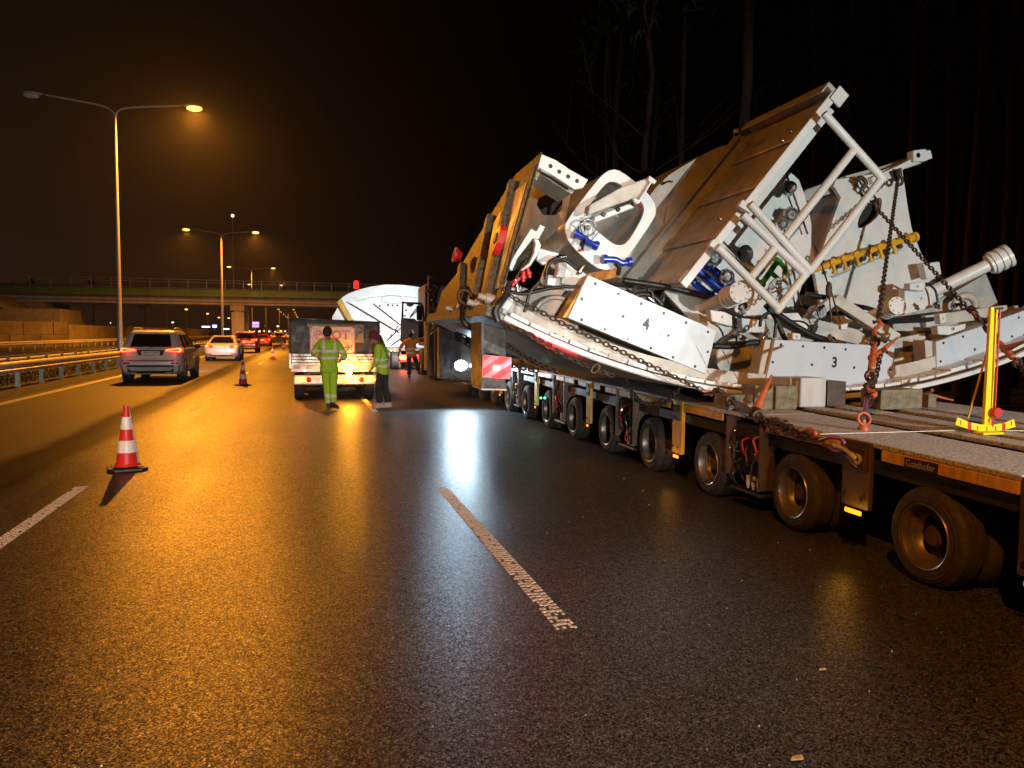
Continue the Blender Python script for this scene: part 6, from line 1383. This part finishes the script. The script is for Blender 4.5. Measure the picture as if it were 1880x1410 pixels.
lf = lamp('tractor_floodlight', 'SPOT', W(28.4, -.2, 1.6), 1500, (.9, .97, 1.0), .12, spot_size=R(110), spot_blend=.7); aim(lf, PU(700, 585, U2))
m = MB(); rl = PU(654, 527, U2+.5); m.lathe(rl - Zv*.06, Zv, [(0, .12), (.3, .12), (.36, .06)], 14); m.build('obstruction_lamp', MT['redglass'], s2, smooth=40)

# ================================================================== CHAINS, BINDERS, CLINOMETER
LINKS = {}
def link_mesh(pitch):
    if pitch in LINKS: return LINKS[pitch]
    r = pitch*.155; L_ = pitch*.5 - r*.3; wd = pitch*.40; m = MB(); n = 14; cs = []
    for k in range(n):
        a = 6.2832*k/n; c = math.cos(a); s = math.sin(a)
        cs.append(Vector(((L_*.62 if c > 0 else -L_*.62 if c < 0 else 0) + c*wd*.8 + (0), s*wd, 0)))
    vs = []
    for k in range(n):
        t = (cs[(k+1) % n]-cs[k-1]).normalized(); nn = t.cross(Vector((0, 0, 1)))
        for q in range(6):
            p = 6.2832*q/6; vs.append(cs[k] + (nn*math.cos(p) + Vector((0, 0, 1))*math.sin(p))*r)
    m.add(vs, [(i*6+j, ((i+1) % n)*6+j, ((i+1) % n)*6+(j+1) % 6, i*6+(j+1) % 6) for i in range(n) for j in range(6)])
    LINKS[pitch] = m.mesh('link', MT['rust'], smooth=60); return LINKS[pitch]
def chain(pts, pitch, label, smooth_=5, parent=None, tidy=True):
    P = spline(pts, smooth_) if smooth_ else [Vector(p) for p in pts]
    t = parent or thing('lashing_chain', label, 'chain', tuple(P[-1]), group='lashing chains holding the load')
    me = link_mesh(pitch); base = OFF[t.name]
    d = [0]
    for a, b in zip(P[:-1], P[1:]): d.append(d[-1] + (b-a).length)
    s = 0; k = 0; i = 0
    while s < d[-1]:
        while i < len(P)-2 and d[i+1] < s: i += 1
        f = (s-d[i])/max(d[i+1]-d[i], 1e-6); p = P[i].lerp(P[i+1], f); tg = (P[i+1]-P[i]).normalized()
        q = tg.to_track_quat('X', 'Z') @ Quaternion((1, 0, 0), (math.pi/2 if k % 2 else 0) + .5 + (random.uniform(-.12, .12) if tidy else random.uniform(-.7, .7)))
        o = bpy.data.objects.new('link', me); COL.objects.link(o); o.parent = t; o.location = p - base + (Vector() if tidy else Vector([random.uniform(-1, 1)*pitch*.35 for _ in range(3)])); o.rotation_mode = 'QUATERNION'; o.rotation_quaternion = q
        s += pitch*(1.0 if tidy else .62); k += 1
    return t
def on_line(T, B, py):
    lo, hi = 0.0, 1.0
    for _ in range(40):
        md = (lo+hi)/2; p = T.lerp(B, md) - CP; y = 705 - FPX*p.dot(camy)/p.dot(fwd)
        if y < py: lo = md
        else: hi = md
    return T.lerp(B, (lo+hi)/2)
def hook(parent, p, d, s, mt, label=None):
    d = d.normalized(); sd = d.cross(U).normalized(); m = MB()
    q = [p - d*s*1.0, p - d*s*.2, p + sd*s*.45 + d*s*.5, p + sd*s*.35 + d*s*1.15, p - sd*s*.15 + d*s*1.3, p - sd*s*.5 + d*s*.9]
    m.pipe(spline(q, 4), [s*.22]*20 + [s*.10], 10); return m.build('grab_hook', MT[mt], parent, smooth=60, label=label)
def binder(parent, a, b, r, mt, handle=None, nm='binder_body'):
    m = MB(); d = (b-a).normalized(); L_ = (b-a).length; m.lathe(a, d, [(0, r*.5), (L_*.18, r*.55), (L_*.2, r), (L_*.8, r), (L_*.82, r*.55), (L_, r*.5)], 14); bd = m.build(nm, MT[mt], parent, smooth=40)
    for p in (a, b): m = MB(); m.torus(p, U, r*1.5, r*.45, 14, 6); m.build('end_ring', MT['rust'], parent, smooth=60)
    if handle:
        h0, h1 = handle; m = MB(); m.pipe([h0, h0.lerp(h1, .1), h0.lerp(h1, .5), h1], [r*1.5, r*1.15, r*.7, r*.35], 10); m.build('lever', MT['orange'], parent, smooth=50)
    return bd
# upright chain with orange lever binder
T = PU(1648, 332, 4.40); B = PU(1585, 778, 1.05)
c1 = chain([T, on_line(T, B, 590)], .052, 'upright rusty chain with orange lever binder, from white plate down to the deck', 0)
hook(c1, PU(1652, 322, 4.40), Vector((0, 0, -1)), .09, 'rust')
p6, p7 = on_line(T, B, 600), on_line(T, B, 690)
m = MB(); m.pipe(spline([on_line(T, B, 588), on_line(T, B, 596)+V*.03, on_line(T, B, 606)-V*.02, on_line(T, B, 622)], 4), .022, 8); m.build('orange_shackle', MT['orange'], c1, smooth=60)
binder(c1, on_line(T, B, 628), p7, .030, 'orange', (on_line(T, B, 658), PU(1648, 620, 2.0)))
chain([p7, on_line(T, B, 700)+V*.02, on_line(T, B, 715)-V*.03, on_line(T, B, 730)+V*.03, on_line(T, B, 745)+V*.01], .05, '', 4, c1, tidy=False)
chain([on_line(T, B, 655)+V*.05-U*.03, on_line(T, B, 690)+V*.06, on_line(T, B, 722)+V*.03], .05, '', 4, c1)
m = MB(); m.pipe(spline([on_line(T, B, 715)-V*.02, on_line(T, B, 722)+V*.04-U*.04, on_line(T, B, 728)+V*.01-U*.04], 4), .022, 8); m.build('orange_hook', MT['orange'], c1, smooth=60)
m = MB(); m.tube(on_line(T, B, 732), on_line(T, B, 762), .020, .016, 10); m.build('purple_rod', MT['purple'], c1, smooth=40)
m = MB(); c = on_line(T, B, 769); m.torus(c, U + V*.3, .045, .013, 18, 8, 1.15); m.build('anchor_ring', MT['orange'], c1, smooth=60)
m = MB(); b_ = G(1585, 790, dk(1.0)+.001); m.lathe(b_, Zv, [(0, .042), (.03, .042), (.031, .034), (.06, .02), (.09, .016)], 16); m.build('anchor_eye', MT['orange'], c1, smooth=40)
# diagonal chain to the far side of the deck
T2, B2 = PU(1612, 385, 4.42), PU(1915, 718, 1.5)
def ol2(px):
    lo, hi = 0.0, 1.0
    for _ in range(40):
        md = (lo+hi)/2; p = T2.lerp(B2, md) - CP; x = 940 + FPX*p.dot(camx)/p.dot(fwd)
        if x < px: lo = md
        else: hi = md
    return T2.lerp(B2, (lo+hi)/2)
c2 = chain([PU(1582, 338, 4.45), PU(1600, 362, 4.45), T2], .085, 'diagonal rusty chain crossing the upright one, running down to the right edge', 4)
chain([T2, ol2(1785)], .052, '', 0, c2)
m = MB(); m.pipe(spline([PU(1570, 332, 4.5), PU(1580, 326, 4.45), PU(1590, 336, 4.42), PU(1582, 348, 4.45)], 4), .03, 8); m.build('grab_hook', MT['rust'], c2, smooth=60)
chain([ol2(1782), ol2(1800)+V*.02, ol2(1822)], .075, '', 3, c2, tidy=False)
binder(c2, ol2(1826), ol2(1868), .030, 'orange', (ol2(1845), PU(1893, 622, 1.6)))
m = MB(); m.tube(ol2(1784)-U*.02, ol2(1792)-U*.02, .022, .022, 10); m.build('orange_shackle', MT['orange'], c2, smooth=50)
chain([ol2(1868), ol2(1880)-Zv*.02, ol2(1895)], .052, '', 3, c2, tidy=False)
# chain lying over the edge of the skin down to the deck edge
c3 = chain([PU(926, 532, 3.02), PU(945, 548, 2.98), PU(990, 571, 2.96), PU(1045, 600, 2.95), PU(1142, 646, 2.94), PU(1228, 687, 2.93), PU(1289, 716, 2.92)], .050, 'long rusty chain from the rough end plate across pad 4 to the deck edge', 6)
def pv(x, y, v=-.03): return PV(x, y, v)
hook(c3, PU(1297, 720, 2.90), PU(1310, 722, 2.88)-PU(1290, 716, 2.92), .05, 'orange')
chain([PU(1303, 721, 2.89), PU(1322, 719, 2.8), pv(1340, 733, .03)], .055, '', 4, c3, tidy=False)
binder(c3, pv(1342, 736, .02), pv(1392, 764), .034, 'traydark', (pv(1389, 752), PU(1417, 689, 2.1)))
chain([pv(1392, 764), pv(1412, 772), pv(1435, 777), pv(1456, 786), pv(1470, 796)], .052, '', 4, c3, tidy=False)
chain([pv(1400, 768, -.05), pv(1415, 785, -.06), pv(1428, 795, -.06), pv(1440, 785, -.05), pv(1452, 788, -.05), pv(1466, 804, -.06), pv(1478, 800, -.05)], .050, '', 5, c3)
m = MB(); m.pipe(spline([pv(1470, 792, -.05), pv(1486, 788, -.06), pv(1497, 795, -.07), pv(1494, 803, -.06)], 4), .017, 10); m.build('orange_hook', MT['orange'], c3, smooth=60)
chain([pv(1478, 798, -.05), pv(1495, 804, -.05), pv(1510, 808, -.05)], .05, '', 4, c3)
m = MB(); m.pipe(spline([pv(1505, 808, -.06), pv(1525, 803, -.08), pv(1546, 808, -.08), pv(1550, 822, -.06), pv(1538, 829, -.06), pv(1520, 820, -.05)], 5), .013, 10); m.build('purple_shackle', MT['purple'], c3, smooth=60, label='purple shackle joining chain and hook')
m = MB(); m.pipe(spline([pv(1530, 818, -.06), pv(1545, 822, -.07), pv(1560, 832, -.07), pv(1572, 843, -.05)], 4), [.016]*9+[.022]*4, 10); m.build('end_hook', MT['galv'], c3, smooth=60)
m = MB(); m.torus(pv(1574, 843, -.05), V, .03, .011, 16, 6); m.build('anchor_ring', MT['galv'], c3, smooth=60)
m = MB(); m.prism([pv(1549, 833, -.05), pv(1560, 838, -.05), pv(1572, 858, -.05), pv(1560, 848, -.05)], V*.01); m.build('wedge', MT['galv'], c3)
c4 = chain([PU(914, 589, 3.0), PU(945, 603, 2.97), PU(973, 614, 2.96), PU(1015, 640, 2.95), PU(1057, 663, 2.95), PU(1093, 678, 2.9), PU(1125, 690, 2.9)], .050, 'rusty chain hanging along the outside of the shield skin edge', 6)
chain([PU(940, 600, 2.9), PU(985, 622, 2.9), PU(1010, 634, 2.9)], .045, '', 4, c4)
m = MB(); m.torus(PU(1093, 677, 2.85), U, .05, .014, 18, 8, .6); m.build('master_link', MT['rust'], c4, smooth=60)
c5 = chain([pv(1148, 690), pv(1155, 712, -.05), pv(1175, 735, -.06), pv(1200, 744, -.07), pv(1225, 738, -.06), pv(1240, 722, -.05), pv(1252, 708, -.04)], .050, 'slack chain looped below the deck edge between two wheels', 6)
c6 = chain([PU(842, 622, 6.5), PU(862, 634, 6.4), PU(882, 645, 6.3)], .085, 'far chain left of the hanging steel beam under the load', 3)
chain([PU(842, 614, 6.6), PU(865, 625, 6.5), PU(884, 630, 6.4)], .085, '', 3, c6)
c7 = chain([PU(932, 634, 4.6), PU(965, 655, 4.4), PU(1000, 674, 4.0), PU(1025, 684, 3.8)], .06, 'sagging chain under the belly of the shield skin', 4)
c8 = chain([PU(938, 670, 5), PU(955, 668, 4.9), PU(968, 676, 4.8), PU(985, 680, 4.7)], .06, 'short slack chain right of the striped warning board', 4, tidy=False)
# black strops over the end plate
for pts, lb in (([PU(858, 530, 4.6), PU(852, 548, 4.4), PU(849, 575, 4.3), PU(852, 592, 4.2), PU(872, 606, 4.2), PU(884, 614, 4.2)], 'left black strop hanging over the rough end plate'), ([PU(935, 522, 3.05), PU(926, 545, 3.0), PU(914, 560, 2.95), PU(909, 573, 2.95), PU(914, 590, 2.95)], 'right black strop hanging at the corner of the end plate')):
    m = MB(); m.pipe(spline(pts, 5), .035, 8); m.build('lashing_strop', MT['hose'], cat='strop', label=lb, base=tuple(pts[-1]), smooth=60)
m = MB(); m.torus(PU(855, 546, 4.2), U, .07, .022, 18, 8, 1.3); m.build('strop_ring', MT['rust'], cat='ring', label='rusty pear-shaped ring on the left black strop', base=tuple(PU(855, 546, 4.2)), smooth=60)
# thin cord stretched over the deck
m = MB(); a = G(1505, 797, dk(1.0)+.012); b = G(1760, 790, dk(.8)+.012); c = G(1895, 791, dk(.6)+.012); m.pipe([a, b, c], .0028, 6); m.build('measuring_cord', MT['plate'], cat='cord', label='thin white cord stretched across the deck to the yellow tilt gauge', base=tuple(a), smooth=60)
# yellow pendulum gauge
UC = .82
cl = thing('tilt_gauge', 'yellow tilt gauge with red pendulum standing on the trailer deck', 'gauge', tuple(G(1815, 797, dk(.82)+.001)))
def cslab(nm, pts, th, mt, du=0.0, bev=.002, label=None, it=0):
    if it: pts = smooth_poly(pts, it)
    m = MB(); m.prism([PU(x, y, UC+du) for x, y in pts], U*th); return m.build(nm, MT[mt], cl, bev=bev, label=label)
cslab('post', [(1820, 564), (1826, 564), (1818, 785), (1807, 785)], .03, 'signyellow')
cslab('post', [(1827, 565), (1833, 565), (1822, 770), (1816, 785), (1819, 785)], .02, 'signyellow', .012)
sc_ = [(1758, 766), (1780, 775), (1800, 779), (1822, 780), (1842, 777), (1862, 769)]; lo_ = [(1865, 784), (1844, 790), (1822, 793), (1800, 792), (1778, 788), (1754, 780)]
scl = cslab('scale_arc', sc_ + lo_, .008, 'signyellow', -.006)
for (x, y, mt, w_) in ((1780, 782, 'red', 3), (1843, 784, 'red', 3), (1764, 776, 'black', .7), (1795, 786, 'black', .7), (1812, 787, 'black', .7), (1828, 787, 'black', .7), (1857, 777, 'black', .7)):
    h_ = 7 if mt == 'red' else 4; m = MB(); m.prism([PU(x-w_, y-h_, UC-.007), PU(x+w_, y-h_, UC-.007), PU(x+w_, y+h_, UC-.007), PU(x-w_, y+h_, UC-.007)], -U*.001); m.build('scale_mark', MT[mt], scl)
m = MB(); p = G(1815, 797, dk(UC)+.001); m.prism([p - V*.10 - U*.05, p + V*.10 - U*.05, p + V*.10 + U*.05, p - V*.10 + U*.05], Zv*.018); m.build('foot', MT['signyellow'], cl, bev=.004)
pn = MB(); pn.tube(PU(1836, 568, UC-.02), PU(1826, 762, UC-.02), .0075, .0075, 8); pend = pn.build('pendulum', MT['red'], cl, smooth=50)
m = MB(); m.lathe(PU(1826, 757, UC-.015), -U, [(0, .040), (.035, .040), (.037, .037)], 24); m.build('bob', MT['red'], pend, smooth=30)
m = MB(); m.prism([PU(1821, 768, UC-.03), PU(1825, 768, UC-.03), PU(1823, 784, UC-.03)], U*.006); m.build('pointer', MT['red'], pend)
m = MB(); m.tube(PU(1826, 567, UC+.0), PU(1842, 566, UC-.03), .008, .008, 8); m.build('pivot_bolt', MT['chrome'], cl, smooth=50)
m = MB(); m.tube(PU(1814, 640, UC+.06), PU(1777, 768, UC+.12), .008, .008, 8); m.build('rear_strut', MT['tray'], cl, smooth=50)
# orange parts seen under the right-hand pad, thin wires
m = MB(); m.pipe([PU(1675, 738, 3.4), PU(1700, 722, 3.3), PU(1712, 716, 3.2)], [.02, .03, .02], 8); m.pipe([PU(1698, 722, 3.3), PU(1750, 735, 3.2)], [.025, .01], 8); m.build('lever_binder', MT['orange'], cat='chain binder', label='orange lever binder lying under the blank right-hand pad', base=tuple(PU(1712, 738, 3.3)), smooth=50)
for pts, u_ in (([(1321, 632), (1345, 680), (1382, 742)], 3.1), ([(1390, 715), (1400, 728), (1455, 740)], 2.6)):
    m = MB(); m.pipe([PU(x, y, u_) for x, y in pts], .004, 5); m.build('thin_wire', MT['hose'], sg)

HAZE = 0.00023  # thin volume added to give the lamps their halos
mb = MB(); mb.box(-140, 120, -25, 420, -1.0, 26); hz = mb.build('halo_haze', [], kind='stuff'); hm = bpy.data.materials.new('halo_haze'); hm.use_nodes = True; hn = hm.node_tree; hn.nodes.clear()
ho = N(hn, 'ShaderNodeOutputMaterial'); hv = N(hn, 'ShaderNodeVolumePrincipled'); hv.inputs['Color'].default_value = (.85, .85, .85, 1); hv.inputs['Density'].default_value = HAZE; hv.inputs['Anisotropy'].default_value = 0.86
hn.links.new(hv.outputs[0], ho.inputs['Volume']); hz.data.materials.append(hm)
